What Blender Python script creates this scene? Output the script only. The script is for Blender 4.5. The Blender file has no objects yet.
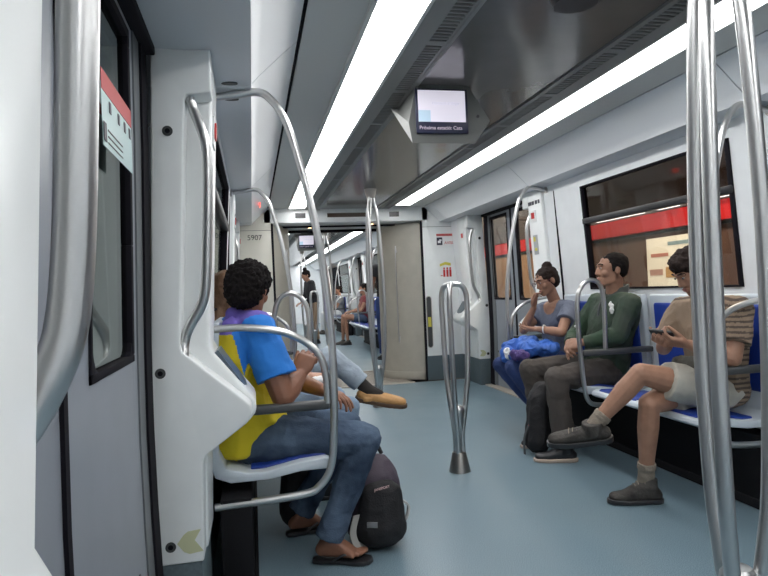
import bpy, bmesh, math, random
from mathutils import Vector, Matrix, noise
from math import sin, cos, pi, radians
random.seed(7)
scene = bpy.context.scene
COL = scene.collection
V = Vector
CX = 1.165                      # centre line of the carriage

# ------------------------------------------------------------------ materials
def mat(name, col, rough=.5, metal=0., bump=0., bscale=40., var=0., vscale=8., emit=0., coat=0., spec=.5, trans=0., alpha=1., noise_col=None):
    m = bpy.data.materials.new(name); m.use_nodes = True
    nt = m.node_tree; b = nt.nodes['Principled BSDF']
    c = (*col, 1.)
    b.inputs['Base Color'].default_value = c
    b.inputs['Roughness'].default_value = rough
    b.inputs['Metallic'].default_value = metal
    b.inputs['Coat Weight'].default_value = coat
    b.inputs['Specular IOR Level'].default_value = spec
    b.inputs['Transmission Weight'].default_value = trans
    if emit:
        b.inputs['Emission Color'].default_value = c
        b.inputs['Emission Strength'].default_value = emit
    tc = nt.nodes.new('ShaderNodeTexCoord')
    if var:
        n = nt.nodes.new('ShaderNodeTexNoise'); n.inputs['Scale'].default_value = vscale; n.inputs['Detail'].default_value = 4
        nt.links.new(tc.outputs['Object'], n.inputs['Vector'])
        mx = nt.nodes.new('ShaderNodeMix'); mx.data_type = 'RGBA'
        mx.inputs['A'].default_value = (*[max(0, x*(1-var)) for x in col], 1)
        mx.inputs['B'].default_value = (*(noise_col or [min(1, x*(1+var)) for x in col]), 1)
        r = nt.nodes.new('ShaderNodeMapRange'); r.inputs['From Min'].default_value = .3; r.inputs['From Max'].default_value = .7
        nt.links.new(n.outputs['Fac'], r.inputs['Value'])
        nt.links.new(r.outputs['Result'], mx.inputs['Factor'])
        nt.links.new(mx.outputs['Result'], b.inputs['Base Color'])
    if bump:
        n2 = nt.nodes.new('ShaderNodeTexNoise'); n2.inputs['Scale'].default_value = bscale; n2.inputs['Detail'].default_value = 5
        nt.links.new(tc.outputs['Object'], n2.inputs['Vector'])
        bp = nt.nodes.new('ShaderNodeBump'); bp.inputs['Strength'].default_value = bump; bp.inputs['Distance'].default_value = .01
        nt.links.new(n2.outputs['Fac'], bp.inputs['Height'])
        nt.links.new(bp.outputs['Normal'], b.inputs['Normal'])
    return m

M = {}
M['white'] = mat('panel_white', (.80,.82,.82), .3, var=.03)
M['wall'] = mat('wall_laminate', (.82,.84,.86), .3, var=.03)
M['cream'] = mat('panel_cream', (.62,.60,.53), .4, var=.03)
M['beige'] = mat('bellows_beige', (.42,.395,.34), .45, var=.05)
M['cove'] = mat('cove_white', (.80,.815,.84), .3)
M['soffit'] = mat('soffit_grey', (.64,.67,.71), .4)
M['cgrey'] = mat('ceiling_grey', (.58,.59,.58), .45)
M['cdark'] = mat('ceiling_gloss', (.125,.122,.118), .17, metal=.0, coat=.15, spec=.9, var=.05)
M['cslot'] = mat('ceiling_slot_panel', (.22,.22,.215), .45)
M['black'] = mat('black_rubber', (.008,.007,.011), .75, spec=.15)
M['pblack'] = mat('black_plastic', (.02,.02,.023), .35)
M['steel'] = mat('brushed_steel', (.58,.58,.58), .30, metal=1., bump=.02, bscale=200)
M['steelv'] = mat('brushed_steel_base', (.42,.40,.37), .35, metal=1., bump=.03, bscale=150)
M['skirt'] = mat('skirting_blue_grey', (.085,.115,.13), .5, var=.15, vscale=90)
M['shell'] = mat('seat_shell', (.60,.66,.72), .35)
M['pad'] = mat('seat_pad_blue', (.012,.045,.30), .5, var=.1, vscale=120)
M['arm'] = mat('armrest_grey', (.055,.058,.062), .42)
M['doorgrey'] = mat('door_leaf_grey', (.25,.27,.305), .35, var=.04)
M['doorgrey2'] = mat('door_edge_grey', (.13,.14,.15), .4)
M['screw'] = mat('screw_dark', (.08,.085,.085), .4, metal=.6)
M['emit'] = mat('light_diffuser', (1.,1.,.99), .4, emit=5.5)
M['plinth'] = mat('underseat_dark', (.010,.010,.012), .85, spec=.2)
M['gfloor'] = mat('gangway_floor', (.10,.085,.07), .5, var=.2, vscale=30)
M['strip'] = mat('threshold_metal', (.42,.38,.33), .4)
M['red'] = mat('sticker_red', (.55,.02,.02), .45)
M['yellow'] = mat('sticker_yellow', (.62,.55,.08), .5)
M['pyellow'] = mat('faded_yellow_arrow', (.56,.57,.36), .4)
M['stick'] = mat('sticker_pale', (.55,.70,.70), .4)
M['stickw'] = mat('sticker_white', (.8,.8,.8), .4)
M['ink'] = mat('ink_dark', (.03,.03,.05), .5)
M['redled'] = mat('red_indicator', (1.,.08,.05), .4, emit=1.2)
M['amber'] = mat('amber_lamp', (1.,.62,.3), .4, emit=4.)
M['skin'] = mat('skin_light', (.52,.29,.20), .5, var=.08, vscale=25, noise_col=(.56,.30,.21))
M['skin2'] = mat('skin_tan', (.24,.105,.062), .55, var=.1, vscale=25)
M['skin3'] = mat('skin_mid', (.33,.175,.115), .55, var=.1, vscale=25)

def floor_mat():
    m = mat('floor_speckle_blue', (.17,.245,.30), .33, spec=.5)
    nt = m.node_tree; b = nt.nodes['Principled BSDF']
    tc = nt.nodes.new('ShaderNodeTexCoord'); n = nt.nodes.new('ShaderNodeTexNoise')
    n.inputs['Scale'].default_value = 230; n.inputs['Detail'].default_value = 2
    nt.links.new(tc.outputs['Object'], n.inputs['Vector'])
    cr = nt.nodes.new('ShaderNodeValToRGB')
    cr.color_ramp.elements[0].position = .36; cr.color_ramp.elements[0].color = (.10,.155,.19,1)
    cr.color_ramp.elements[1].position = .66; cr.color_ramp.elements[1].color = (.235,.325,.38,1)
    nt.links.new(n.outputs['Fac'], cr.inputs['Fac']); nt.links.new(cr.outputs['Color'], b.inputs['Base Color'])
    n3 = nt.nodes.new('ShaderNodeTexNoise'); n3.inputs['Scale'].default_value = 2.2; n3.inputs['Detail'].default_value = 5
    nt.links.new(tc.outputs['Object'], n3.inputs['Vector'])
    mr = nt.nodes.new('ShaderNodeMapRange'); mr.inputs['To Min'].default_value = .24; mr.inputs['To Max'].default_value = .42
    nt.links.new(n3.outputs['Fac'], mr.inputs['Value']); nt.links.new(mr.outputs['Result'], b.inputs['Roughness'])
    return m
M['floor'] = floor_mat()

def glass_mat(name, tint, rough=.02, refl=.5):
    # thin pane: mostly see-through, mirror reflection by angle
    m = bpy.data.materials.new(name); m.use_nodes = True; nt = m.node_tree
    for n in list(nt.nodes): nt.nodes.remove(n)
    out = nt.nodes.new('ShaderNodeOutputMaterial'); mix = nt.nodes.new('ShaderNodeMixShader')
    tr = nt.nodes.new('ShaderNodeBsdfTransparent'); tr.inputs['Color'].default_value = (*tint, 1)
    gl = nt.nodes.new('ShaderNodeBsdfGlossy'); gl.inputs['Roughness'].default_value = rough; gl.inputs['Color'].default_value = (.9,.95,.93,1)
    lw = nt.nodes.new('ShaderNodeLayerWeight'); lw.inputs['Blend'].default_value = .5
    pw = nt.nodes.new('ShaderNodeMath'); pw.operation = 'POWER'; pw.inputs[1].default_value = 4.
    ma = nt.nodes.new('ShaderNodeMath'); ma.operation = 'MULTIPLY_ADD'; ma.inputs[1].default_value = .7*refl+.1; ma.inputs[2].default_value = .03+.05*refl
    nt.links.new(lw.outputs['Facing'], pw.inputs[0]); nt.links.new(pw.outputs[0], ma.inputs[0]); nt.links.new(ma.outputs[0], mix.inputs['Fac']); nt.links.new(tr.outputs['BSDF'], mix.inputs[1])
    nt.links.new(gl.outputs['BSDF'], mix.inputs[2]); nt.links.new(mix.outputs['Shader'], out.inputs['Surface'])
    return m
M['glass'] = glass_mat('window_glass', (.80,.82,.82))
M['glassh'] = glass_mat('hopper_glass', (.35,.33,.32), .05, .35)
M['glassd'] = glass_mat('door_glass', (.42,.45,.44), .03, .9)

# ------------------------------------------------------------------ mesh builder
def tag(o, label=None, cat=None, group=None, kind=None):
    if label: o['label'] = label
    if cat: o['category'] = cat
    if group: o['group'] = group
    if kind: o['kind'] = kind
    return o
ORG = {}
def empty(name, loc, label=None, cat=None, group=None):
    o = bpy.data.objects.new(name, None); COL.objects.link(o); o.location = loc
    o.empty_display_size = .1; ORG[o.name] = V(loc)
    return tag(o, label, cat, group)
def org(o): return ORG[o.name]
def link_mesh(name, me, parent=None, loc=None):
    o = bpy.data.objects.new(name, me); COL.objects.link(o)
    if parent is not None:
        g = org(parent); me.transform(Matrix.Translation(-g)); o.parent = parent; ORG[o.name] = g.copy()
    else:
        g = V(loc) if loc is not None else V((0,0,0))
        me.transform(Matrix.Translation(-g)); o.location = g; ORG[o.name] = g.copy()
    return o

def catmull(P, n=6):
    P = [V(p) for p in P]
    if len(P) < 3: return P
    Q = [P[0]*2-P[1]] + P + [P[-1]*2-P[-2]]; out = []
    for i in range(1, len(Q)-2):
        a, b, c, d = Q[i-1], Q[i], Q[i+1], Q[i+2]
        for k in range(n):
            t = k/n
            out.append(.5*((2*b)+(c-a)*t+(2*a-5*b+4*c-d)*t*t+(3*b-a-3*c+d)*t**3))
    out.append(P[-1]); return out

class MB:
    def __init__(s): s.v = []; s.f = []
    def box(s, x0, x1, y0, y1, z0, z1):
        b = len(s.v)
        x0, x1 = min(x0,x1), max(x0,x1); y0, y1 = min(y0,y1), max(y0,y1); z0, z1 = min(z0,z1), max(z0,z1)
        s.v += [(x,y,z) for z in (z0,z1) for y in (y0,y1) for x in (x0,x1)]
        s.f += [tuple(b+i for i in q) for q in ((0,2,3,1),(4,5,7,6),(0,1,5,4),(2,6,7,3),(0,4,6,2),(1,3,7,5))]
        return s
    def quad(s, *p):
        b = len(s.v); s.v += [tuple(q) for q in p]; s.f.append(tuple(range(b, b+len(p)))); return s
    def prism(s, pts, y0, y1, axis='y'):
        """outline of (x,z) points extruded along y (or (y,z) along x, or (x,y) along z)"""
        b = len(s.v); n = len(pts)
        for y in (y0, y1):
            for (a, c) in pts:
                s.v.append((a,y,c) if axis == 'y' else (y,a,c) if axis == 'x' else (a,c,y))
        s.f.append(tuple(range(b, b+n))); s.f.append(tuple(range(b+2*n-1, b+n-1, -1)))
        for i in range(n):
            j = (i+1) % n; s.f.append((b+i, b+n+i, b+n+j, b+j))
        return s
    def tube(s, path, r, seg=14, smooth=6, flat=None):
        P = catmull(path, smooth) if smooth else [V(p) for p in path]
        b = len(s.v); n = len(P)
        rr = r if callable(r) else (lambda t: r)
        T = [(P[min(i+1,n-1)]-P[max(i-1,0)]).normalized() for i in range(n)]
        up = V((0,0,1)) if abs(T[0].z) < .9 else V((1,0,0))
        N = (up - T[0]*up.dot(T[0])).normalized()
        for i in range(n):
            if i:
                N = (N - T[i]*N.dot(T[i])).normalized()
            B = T[i].cross(N); q = rr(i/max(1,n-1))
            for k in range(seg):
                a = 2*pi*k/seg; s.v.append(tuple(P[i]+(N*cos(a)+B*sin(a))*q))
        for i in range(n-1):
            for k in range(seg):
                k2 = (k+1) % seg
                s.f.append((b+i*seg+k, b+i*seg+k2, b+(i+1)*seg+k2, b+(i+1)*seg+k))
        s.f.append(tuple(b+k for k in range(seg))[::-1]); s.f.append(tuple(b+(n-1)*seg+k for k in range(seg)))
        return s
    def ribbon(s, path, w, t, side):
        """flat bar: width along `side` vector w, thickness t across"""
        P = catmull(path, 6); b = len(s.v); n = len(P); side = V(side).normalized()
        for i in range(n):
            T = (P[min(i+1,n-1)]-P[max(i-1,0)]).normalized(); N = T.cross(side).normalized()
            for (a, c) in ((-1,-1),(1,-1),(1,1),(-1,1)):
                s.v.append(tuple(P[i]+side*(a*w/2)+N*(c*t/2)))
        for i in range(n-1):
            for k in range(4):
                k2 = (k+1) % 4; s.f.append((b+i*4+k, b+i*4+k2, b+(i+1)*4+k2, b+(i+1)*4+k))
        s.f.append((b+3,b+2,b+1,b)); s.f.append(tuple(b+(n-1)*4+k for k in range(4)))
        return s
    def lathe(s, prof, c, seg=24):
        b = len(s.v); n = len(prof)
        for (r, z) in prof:
            for k in range(seg):
                a = 2*pi*k/seg; s.v.append((c[0]+r*cos(a), c[1]+r*sin(a), c[2]+z))
        for i in range(n-1):
            for k in range(seg):
                k2 = (k+1) % seg; s.f.append((b+i*seg+k, b+i*seg+k2, b+(i+1)*seg+k2, b+(i+1)*seg+k))
        s.f.append(tuple(b+k for k in range(seg))[::-1]); s.f.append(tuple(b+(n-1)*seg+k for k in range(seg)))
        return s
    def disc(s, c, n, r, t=.004, seg=14):
        n = V(n).normalized(); c = V(c); s.tube([c, c+n*t], r, seg, 0); return s
    def build(s, name, m, parent=None, loc=None, bevel=0., seg=2, kind=None, angle=35):
        me = bpy.data.meshes.new(name); me.from_pydata([tuple(v) for v in s.v], [], s.f)
        bm = bmesh.new(); bm.from_mesh(me); bmesh.ops.recalc_face_normals(bm, faces=bm.faces)
        if bevel:
            es = [e for e in bm.edges if len(e.link_faces) == 2 and e.calc_face_angle(0) > radians(30)]
            bmesh.ops.bevel(bm, geom=es, offset=bevel, segments=seg, affect='EDGES', profile=.5, clamp_overlap=True)
        bm.to_mesh(me); bm.free()
        me.polygons.foreach_set('use_smooth', [True]*len(me.polygons)); me.set_sharp_from_angle(angle=radians(angle))
        me.materials.append(M[m] if isinstance(m, str) else m)
        o = link_mesh(name, me, parent, loc)
        if kind: o['kind'] = kind
        return o

def text(name, s, size, m, parent, loc, xdir, ydir, align='LEFT', ext=.0006):
    cu = bpy.data.curves.new(name, 'FONT'); cu.body = s; cu.size = size; cu.align_x = align; cu.extrude = ext
    o = bpy.data.objects.new(name, cu); COL.objects.link(o)
    bpy.context.view_layer.update()
    me = bpy.data.meshes.new_from_object(o.evaluated_get(bpy.context.evaluated_depsgraph_get()))
    bpy.data.objects.remove(o)
    x = V(xdir).normalized(); y = V(ydir); y = (y-x*y.dot(x)).normalized(); z = x.cross(y)
    R = Matrix((x,y,z)).transposed().to_4x4(); R.translation = V(loc)
    me.transform(R); me.materials.clear(); me.materials.append(M[m])
    return link_mesh(name, me, parent)

def U(u, s): return CX + s*u           # distance from the centre line on side s (-1 left, +1 right)
# ================================================================== CARRIAGE SHELL
S2 = (-1, 1)
def slab(name, u0z, u1z, s, y0, y1, m, t=.012, kind=None, parent=None, up=1):
    (u0,z0),(u1,z1) = u0z,u1z
    o = MB().prism([(U(u0,s),z0),(U(u1,s),z1),(U(u1,s),z1+t*up),(U(u0,s),z0+t*up)], y0, y1).build(name, m, parent=parent)
    if kind: o['kind'] = kind
    return o
CARS = [(-1.2, 7.25), (8.35, 22.5)]
DOORS = [(.50, 2.05), (5.15, 6.6)]
DOORS2 = [(9.05, 10.5), (13.6, 15.05), (18.1, 19.55)]
def bays(y0, y1, doors):
    out = []; a = y0
    for d0, d1 in doors: out.append((a, d0)); a = d1
    out.append((a, y1)); return out

MB().box(CX-1.62, CX+1.62, -1.2, 7.18, -.05, 0).build('floor', 'floor', kind='structure')
MB().box(CX-1.62, CX+1.62, 8.42, 22.5, -.05, 0).build('floor', 'floor', kind='structure')
MB().box(CX-.72, CX+.72, 7.18, 8.42, -.05, .002).build('trim_1', 'gfloor', kind='structure')
MB().box(CX-.72, CX+.72, 7.15, 7.19, -.01, .012).box(CX-.72, CX+.72, 8.41, 8.45, -.01, .012).build('trim_2', 'strip', kind='structure', bevel=.004)
g = MB()
for i in range(16): g.box(CX-.68, CX+.68, 7.24+i*.072, 7.265+i*.072, .001, .006)
g.build('trim_3', 'strip', kind='structure')
# underframe below so that no light leaks in
MB().box(CX-1.7, CX+1.7, -1.3, 22.6, -.15, -.06).build('trim_4', 'black', kind='structure')

def ceiling(y0, y1):
    # central glossy panel with the slotted strips either side
    b = MB().box(U(.33,-1), U(.33,1), y0, y1, 2.135, 2.16).build('ceiling', 'cdark', kind='structure')
    for s in S2:
        m = MB(); uA, uB = .335, .510
        m.box(U(uA,s), U(.352,s), y0, y1, 2.126, 2.16)
        # slotted centre band made of real bars
        m.box(U(.352,s), U(.365,s), y0, y1, 2.128, 2.16)
        m.box(U(.435,s), U(uB,s), y0, y1, 2.128, 2.16)
        y = y0+.02; k = 0
        while y < min(y1, y0+8.5):
            k += 1
            w = .011 if k % 20 else .045
            m.box(U(.365,s), U(.435,s), y, y+w, 2.128, 2.135); y += w+.017
        m.build('ceiling', 'cslot', kind='structure')
        MB().box(U(.36,s), U(.44,s), y0, y1, 2.142, 2.162).build('ceiling', 'black', kind='structure')
        slab('ceiling', (.722,2.148), (.935,2.14), s, y0, y1, 'cgrey', kind='structure')
        slab('ceiling', (.935,2.15), (.95,2.15), s, y0, y1, 'black', kind='structure')
    for s in S2:                                     # cove panels, joint seams every door pitch
        prof = [(.950,2.142),(1.0,2.10),(1.05,2.052),(1.10,2.005),(1.13,1.972),(1.135,1.958),(1.14,1.975),(1.12,2.0),(1.07,2.05),(1.0,2.12),(.955,2.155)]
        a = y0
        js = [j for j in (2.42, 4.75, 6.95, 10.9, 13.2, 15.4, 17.7) if y0 < j < y1] + [y1]
        for j in js:
            MB().prism([(U(u,s),z) for u,z in prof], a+.004, j-.004).build('ceiling', 'cove', kind='structure')
            a = j
        MB().prism([(U(u,s),z+.012) for u,z in prof], y0, y1).build('ceiling', 'black', kind='structure')
        a = y0
        for j in js:
            MB().prism([(U(1.135,s),1.958),(U(1.33,s),1.948),(U(1.60,s),1.955),(U(1.60,s),1.98),(U(1.135,s),1.98)], a+.004, j-.004).build('ceiling', 'soffit', kind='structure', bevel=.003)
            a = j
for y0, y1 in CARS: ceiling(y0, y1)
# roof over everything
MB().box(CX-1.7, CX+1.7, -1.3, 22.6, 2.17, 2.22).build('ceiling', 'black', kind='structure')

# light strips: one continuous diffuser per side in each carriage, in frames
def ceiling_light(s, y0, y1, label):
    t = empty('ceiling_light', (U(.615,s), y0, 2.14), label, 'light', 'strip lights in the ceilings')
    MB().box(U(.525,s), U(.705,s), y0, y1, 2.134, 2.150).build('diffuser', 'emit', t, bevel=.004)
    f = MB(); f.box(U(.511,s), U(.525,s), y0, y1, 2.128, 2.16); f.box(U(.705,s), U(.722,s), y0, y1, 2.128, 2.16)
    f.box(U(.525,s), U(.705,s), y0-.01, y0, 2.13, 2.16); f.box(U(.525,s), U(.705,s), y1, y1+.01, 2.13, 2.16)
    f.build('frame', 'cgrey', t)
ceiling_light(-1, -1.1, 7.16, 'long bright strip light in the near ceiling, left one of the two')
ceiling_light(1, -1.1, 7.0, 'long bright strip light above the three seated people on the right')
ceiling_light(-1, 8.5, 22.4, 'left strip light in the ceiling of the next carriage beyond the gangway')
ceiling_light(1, 8.5, 22.4, 'right strip light in the ceiling of the next carriage, seen through the gangway')

# side walls of the seat bays
WP = [(1.385,0),(1.38,.3),(1.352,1.08),(1.295,1.88),(1.29,1.96)]
def wu(z):
    for (u0,z0),(u1,z1) in zip(WP, WP[1:]):
        if z <= z1: return u0+(u1-u0)*(z-z0)/(z1-z0)
    return WP[-1][0]
nwin = [0]
def wall_bay(s, y0, y1, win=None, name=None):
    side = 'left' if s < 0 else 'right'
    zs = [0,.3,.7,1.08,1.4,1.86,1.96]
    ys = [y0, y1] if not win else [y0, win[0], win[1], y1]
    m = MB()
    for i in range(len(ys)-1):
        for z0, z1 in zip(zs, zs[1:]):
            if win and i == 1 and 1.07 < z0+.001 and z1 < 1.87: continue
            a, b = wu(z0), wu(z1)
            m.prism([(U(a,s),z0),(U(b,s),z1),(U(b+.03,s),z1),(U(a+.03,s),z0)], ys[i], ys[i+1])
    m.build('wall_'+side, 'wall', kind='structure')
    if win:
        nwin[0] += 1
        t = empty('window_%d' % nwin[0], (U(1.3,s), win[0], 1.08)); t['kind'] = 'structure'
        w0, w1 = win; h = .028
        def P(y, z, d): return (U(wu(z)+d, s), y, z)
        def bar(mm, ya, yb, za, zb, d0=-.012, d1=.032):
            mm.prism([(U(wu(za)+d0,s),za),(U(wu(zb)+d0,s),zb),(U(wu(zb)+d1,s),zb),(U(wu(za)+d1,s),za)], ya, yb)
        f = MB()
        bar(f, w0, w0+h, 1.08, 1.86); bar(f, w1-h, w1, 1.08, 1.86)
        bar(f, w0, w1, 1.08, 1.092); bar(f, w0, w1, 1.845, 1.86); 
        f.build('frame', 'black', t, bevel=.004)
        f = MB(); bar(f, w0, w1, 1.572, 1.615, -.02, .03); f.build('transom', 'pblack', t, bevel=.006)
        f = MB(); f.prism([(U(wu(1.082)+.014,s),1.082),(U(wu(1.59)+.014,s),1.59),(U(wu(1.59)+.018,s),1.59),(U(wu(1.082)+.018,s),1.082)], w0+.02, w1-.02); f.build('lower_pane', 'glass', t)
        f = MB(); f.prism([(U(wu(1.6)+.010,s),1.6),(U(wu(1.85)+.010,s),1.85),(U(wu(1.85)+.014,s),1.85),(U(wu(1.6)+.014,s),1.6)], w0+.02, w1-.02); f.build('hopper_pane', 'glassh', t)
wall_bay(1, 2.42, 4.78, (2.72, 4.19))
wall_bay(-1, 2.42, 4.78, (2.68, 4.13))
wall_bay(1, -1.2, .1); wall_bay(-1, -1.2, .1)
wall_bay(1, 6.95, 7.25); wall_bay(-1, 6.95, 7.25)
wall_bay(1, 8.35, 8.7); wall_bay(-1, 8.35, 8.7)
for s in S2:
    wall_bay(s, 10.87, 13.23, (11.2, 12.9)); wall_bay(s, 15.42, 17.73, (15.7, 17.5)); wall_bay(s, 19.9, 22.5)
for s in S2:                                      # thin dark seams in the right wall panels
    MB().prism([(U(wu(.3)-.002,s),.3),(U(wu(1.9)-.002,s),1.9),(U(wu(1.9)+.01,s),1.9),(U(wu(.3)+.01,s),.3)], 4.60, 4.612).build('trim_%d' % (5 if s < 0 else 6), 'black', kind='structure')
# skirting along the wall foot
for s in S2:
    for k, (y0, y1) in enumerate(((2.42,4.78),(6.95,7.25),(10.87,13.23),(15.42,17.73))):
        MB().box(U(1.375,s), U(1.40,s), y0, y1, 0, .3).build('baseboard_'+('left' if s<0 else 'right'), 'skirt', kind='structure')
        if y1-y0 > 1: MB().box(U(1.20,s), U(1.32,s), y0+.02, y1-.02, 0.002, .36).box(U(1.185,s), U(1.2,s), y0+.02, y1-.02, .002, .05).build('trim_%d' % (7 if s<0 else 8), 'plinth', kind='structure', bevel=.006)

# bulkheads at both carriage ends with the gangway between them
def bulkhead(yf, yb, tag_no, left_number):
    d = 1 if yb > yf else -1
    MB().box(CX-1.0, CX+1.0, yf, yb, 1.975, 2.17).build('wall_end', 'white', kind='structure', bevel=.008)
    m = MB()
    MB().box(CX-.25, CX+.25, yf-.004*d, yf, 2.035, 2.085).build('trim_9', mat('bronze_display', (.07,.045,.03), .2, coat=.5), kind='structure')
    for x in (-.57, .57):
        MB().box(CX+x-.06, CX+x+.06, yf-.005*d, yf+.001, 2.03, 2.09).build('trim_10', 'pblack', kind='structure')
    for s in S2:
        m = MB(); m.prism([(U(.915,s),0),(U(1.40,s),0),(U(1.36,s),1.96),(U(.94,s),2.14),(U(.915,s),2.14)], yf, yb)
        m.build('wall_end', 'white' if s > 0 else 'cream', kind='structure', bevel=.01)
        MB().box(U(.912,s), U(1.42,s), yf-.006*d, yf, 0, .30).build('baseboard_end', 'skirt', kind='structure')
        MB().box(U(.915,s), U(1.36,s), yf-.003*d, yf, 1.893, 1.897).build('trim_11', 'screw', kind='structure')
        MB().box(U(.893,s), U(.918,s), yf-.004*d, yf+.02*d, 0, 1.97).build('trim_12', 'black', kind='structure')
bulkhead(7.25, 7.42, 1, True)
bulkhead(8.35, 8.18, 1, False)
# gangway bellows covers: rounded beige columns either side, and its ceiling
for s in S2:
    m = MB(); prof = []
    for k in range(17):
        a = pi*k/16; prof.append((U(.90-(.44 if s > 0 else .215)*sin(a)**.75,s), 7.34+.92*(k/16)))
    prof += [(U(1.05,s),8.26),(U(1.05,s),7.34)]
    m.prism(prof, 0.01, 1.96, axis='z')
    b = m.build('gangway_cover', 'beige', loc=(U(.8,s),7.8,0), angle=30)
    tag(b, 'rounded beige bellows cover forming the %s side of the gangway' % ('left' if s < 0 else 'right'), 'gangway cover')
    m = MB(); m.prism([(x+(-s*.012 if k<17 else 0), y) for k,(x,y) in enumerate(prof)], 0.0, .10, axis='z')
    m.build('foot_collar', 'beige', b, bevel=.008)
    m = MB(); m.tube([(U(.62 if s>0 else .75,s),7.425,1.6),(U(.60 if s>0 else .73,s),7.40,1.6),(U(.60 if s>0 else .73,s),7.40,.55),(U(.62 if s>0 else .75,s),7.425,.55)], .007, 8, 3); m.build('cord_rail', 'steel', b)
MB().box(CX-1.0, CX+1.0, 7.42, 8.18, 1.965, 2.0).build('trim_13', 'cgrey', kind='structure')
MB().box(CX-1.0, CX+1.0, 7.50, 7.54, 1.945, 1.966).box(CX-1.0, CX+1.0, 8.02, 8.06, 1.93, 1.966).build('trim_14', 'black', kind='structure')
for x, y in ((-.35, 7.46), (.32, 7.44), (-.42, 7.72)):
    o = MB().disc((CX+x,y,1.964), (0,0,-1), .022, .004).build('gangway_lamp', 'amber', loc=(CX+x,y,1.964))
    tag(o, {(-.35):'small amber lamp in the gangway ceiling left of the far pole', .32:'small amber lamp under the lintel just right of the far pole', (-.42):'small amber lamp deeper in the gangway above the far monitor'}[x], 'lamp')

# far end of next carriage
MB().box(CX-1.6, CX+1.6, 22.5, 22.6, 0, 2.2).build('wall_end', 'wall', kind='structure')
MB().box(CX-1.6, CX+1.6, -1.3, -1.2, 0, 2.2).build('wall_near', 'wall', kind='structure')

# ------------------------------------------------------------------ doors
def du(z): return 1.472+.026*math.exp(-((z-.75)/.75)**2) + (.0 if z < 1.2 else 0)
nd = [0]
def door(s, y0, y1, mid=None, w=None, glass='glassd'):
    nd[0] += 1
    t = empty('door_%d' % nd[0], (U(1.5,s), y0, 0)); t['kind'] = 'structure'
    zs = [0.02,.25,.5,.75,1.0,1.3,1.6,1.85,2.0]
    mid = mid or (y0+y1)/2; wa = w or (.10,.16)
    def curved(ya, yb, za, zb, d0, d1, mm):
        zz = [za]+[z for z in zs if za+.01 < z < zb-.01]+[zb]
        for z0, z1 in zip(zz, zz[1:]):
            mm.prism([(U(du(z0)+d0,s),z0),(U(du(z1)+d0,s),z1),(U(du(z1)+d1,s),z1),(U(du(z0)+d1,s),z0)], ya, yb)
        return mm
    for (a, b, w0, w1) in ((y0+.02, mid-.012, y0+wa[1], mid-wa[0]), (mid+.012, y1-.02, mid+wa[0], y1-wa[1])):
        leaf = MB(); 
        curved(a, w0, .02, 1.975, 0, .03, leaf); curved(w1, b, .02, 1.975, 0, .03, leaf)
        curved(w0, w1, .02, .98, 0, .03, leaf); curved(w0, w1, 1.90, 1.975, 0, .03, leaf)
        lf = leaf.build('leaf', 'doorgrey', t)
        fr = MB(); h = .028
        curved(w0, w0+h*.6, .98, 1.90, -.006, .032, fr); curved(w1-h, w1, .98, 1.90, -.006, .032, fr)
        curved(w0, w1, .98, 1.0, -.006, .032, fr); curved(w0, w1, 1.872, 1.90, -.006, .032, fr)
        # rounded lower corners of the window seal
        for (yc, sg) in ((w0+.012, 1), (w1-.012, -1)):
            z = .99; fr.prism([(yc,z),(yc+sg*.075,z),(yc+sg*.03,z+.02),(yc+sg*.01,z+.055),(yc,z+.10)], U(du(1.)-.005,s), U(du(1.)+.03,s), axis='x')
        fr.build('window_seal', 'black', lf, bevel=.003)
        gp = MB(); curved(w0+.01, w1-.01, .99, 1.89, .008, .012, gp); gp.build('pane', glass, lf)
        e = MB(); yy = (y1-.19, y1-.10) if a > mid-.1 else (y0+.02, y0+.10)
        curved(yy[0], yy[1], .02, 1.975, -.005, .0, e); e.build('edge_strip', 'doorgrey2', lf)
        sc = MB().disc((U(du(.95)-.002,s), (w0+.08 if a < mid-.1 else w1-.05), .4), (-s,0,0), .012, .004); sc.build('screw', 'screw', lf)
    m = MB(); curved(mid-.012, mid+.012, .02, 1.975, -.008, .035, m); m.build('centre_seal', 'black', t)
    m = MB(); curved(y1-.10, y1+.0, .0, 1.975, -.012, .05, m); curved(y0, y0+.07, .0, 1.975, -.012, .05, m)
    m.build('side_seal', 'black', t)
    m = MB().box(U(1.435,s), U(1.55,s), y0, y1, 1.925, 1.975); m.build('header_seal', 'black', t, bevel=.006)
    m = MB().box(U(1.40,s), U(1.6,s), y0, y1, -.01, .012); m.build('sill_plate', 'strip', t, bevel=.004)
    return t
d1 = door(-1, .40, 2.05, 1.15, (.185,.25))
d2 = door(1, 5.15, 6.6, glass='glass')
door(-1, 5.15, 6.6); door(1, .50, 2.05)
for s in S2:
    for a, b in DOORS2[:2]: door(s, a, b)
# information sticker on the near left door glass
st = empty('door_sticker', (U(1.46,-1), 1.4, 1.5), 'pale information sticker with a red top band on the near left door window', 'sticker')
sx = U(1.457,-1)
def sq(m, y0, y1, za, zb, zc, zd, x, name, mt, p):
    return MB().prism([(y0,za),(y1,zb),(y1,zc),(y0,zd)], x, x-.001, axis='x').build(name, mt, p)
sq(None, 1.375, 1.70, 1.48, 1.48, 1.615, 1.615, sx, 'paper', 'stick', st)
sq(None, 1.375, 1.70, 1.60, 1.60, 1.645, 1.645, sx+.001, 'red_band', 'red', st)
for k, y in enumerate((1.44, 1.53, 1.60, 1.66)):
    sq(None, y, y+.018, 1.565, 1.565, 1.59, 1.59, sx+.002, 'pictogram', 'ink', st)
for k in range(3):
    sq(None, 1.42, 1.57, 1.52-.014*k, 1.52-.014*k, 1.523-.014*k, 1.523-.014*k, sx+.002, 'text_line', 'screw', st)
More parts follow.
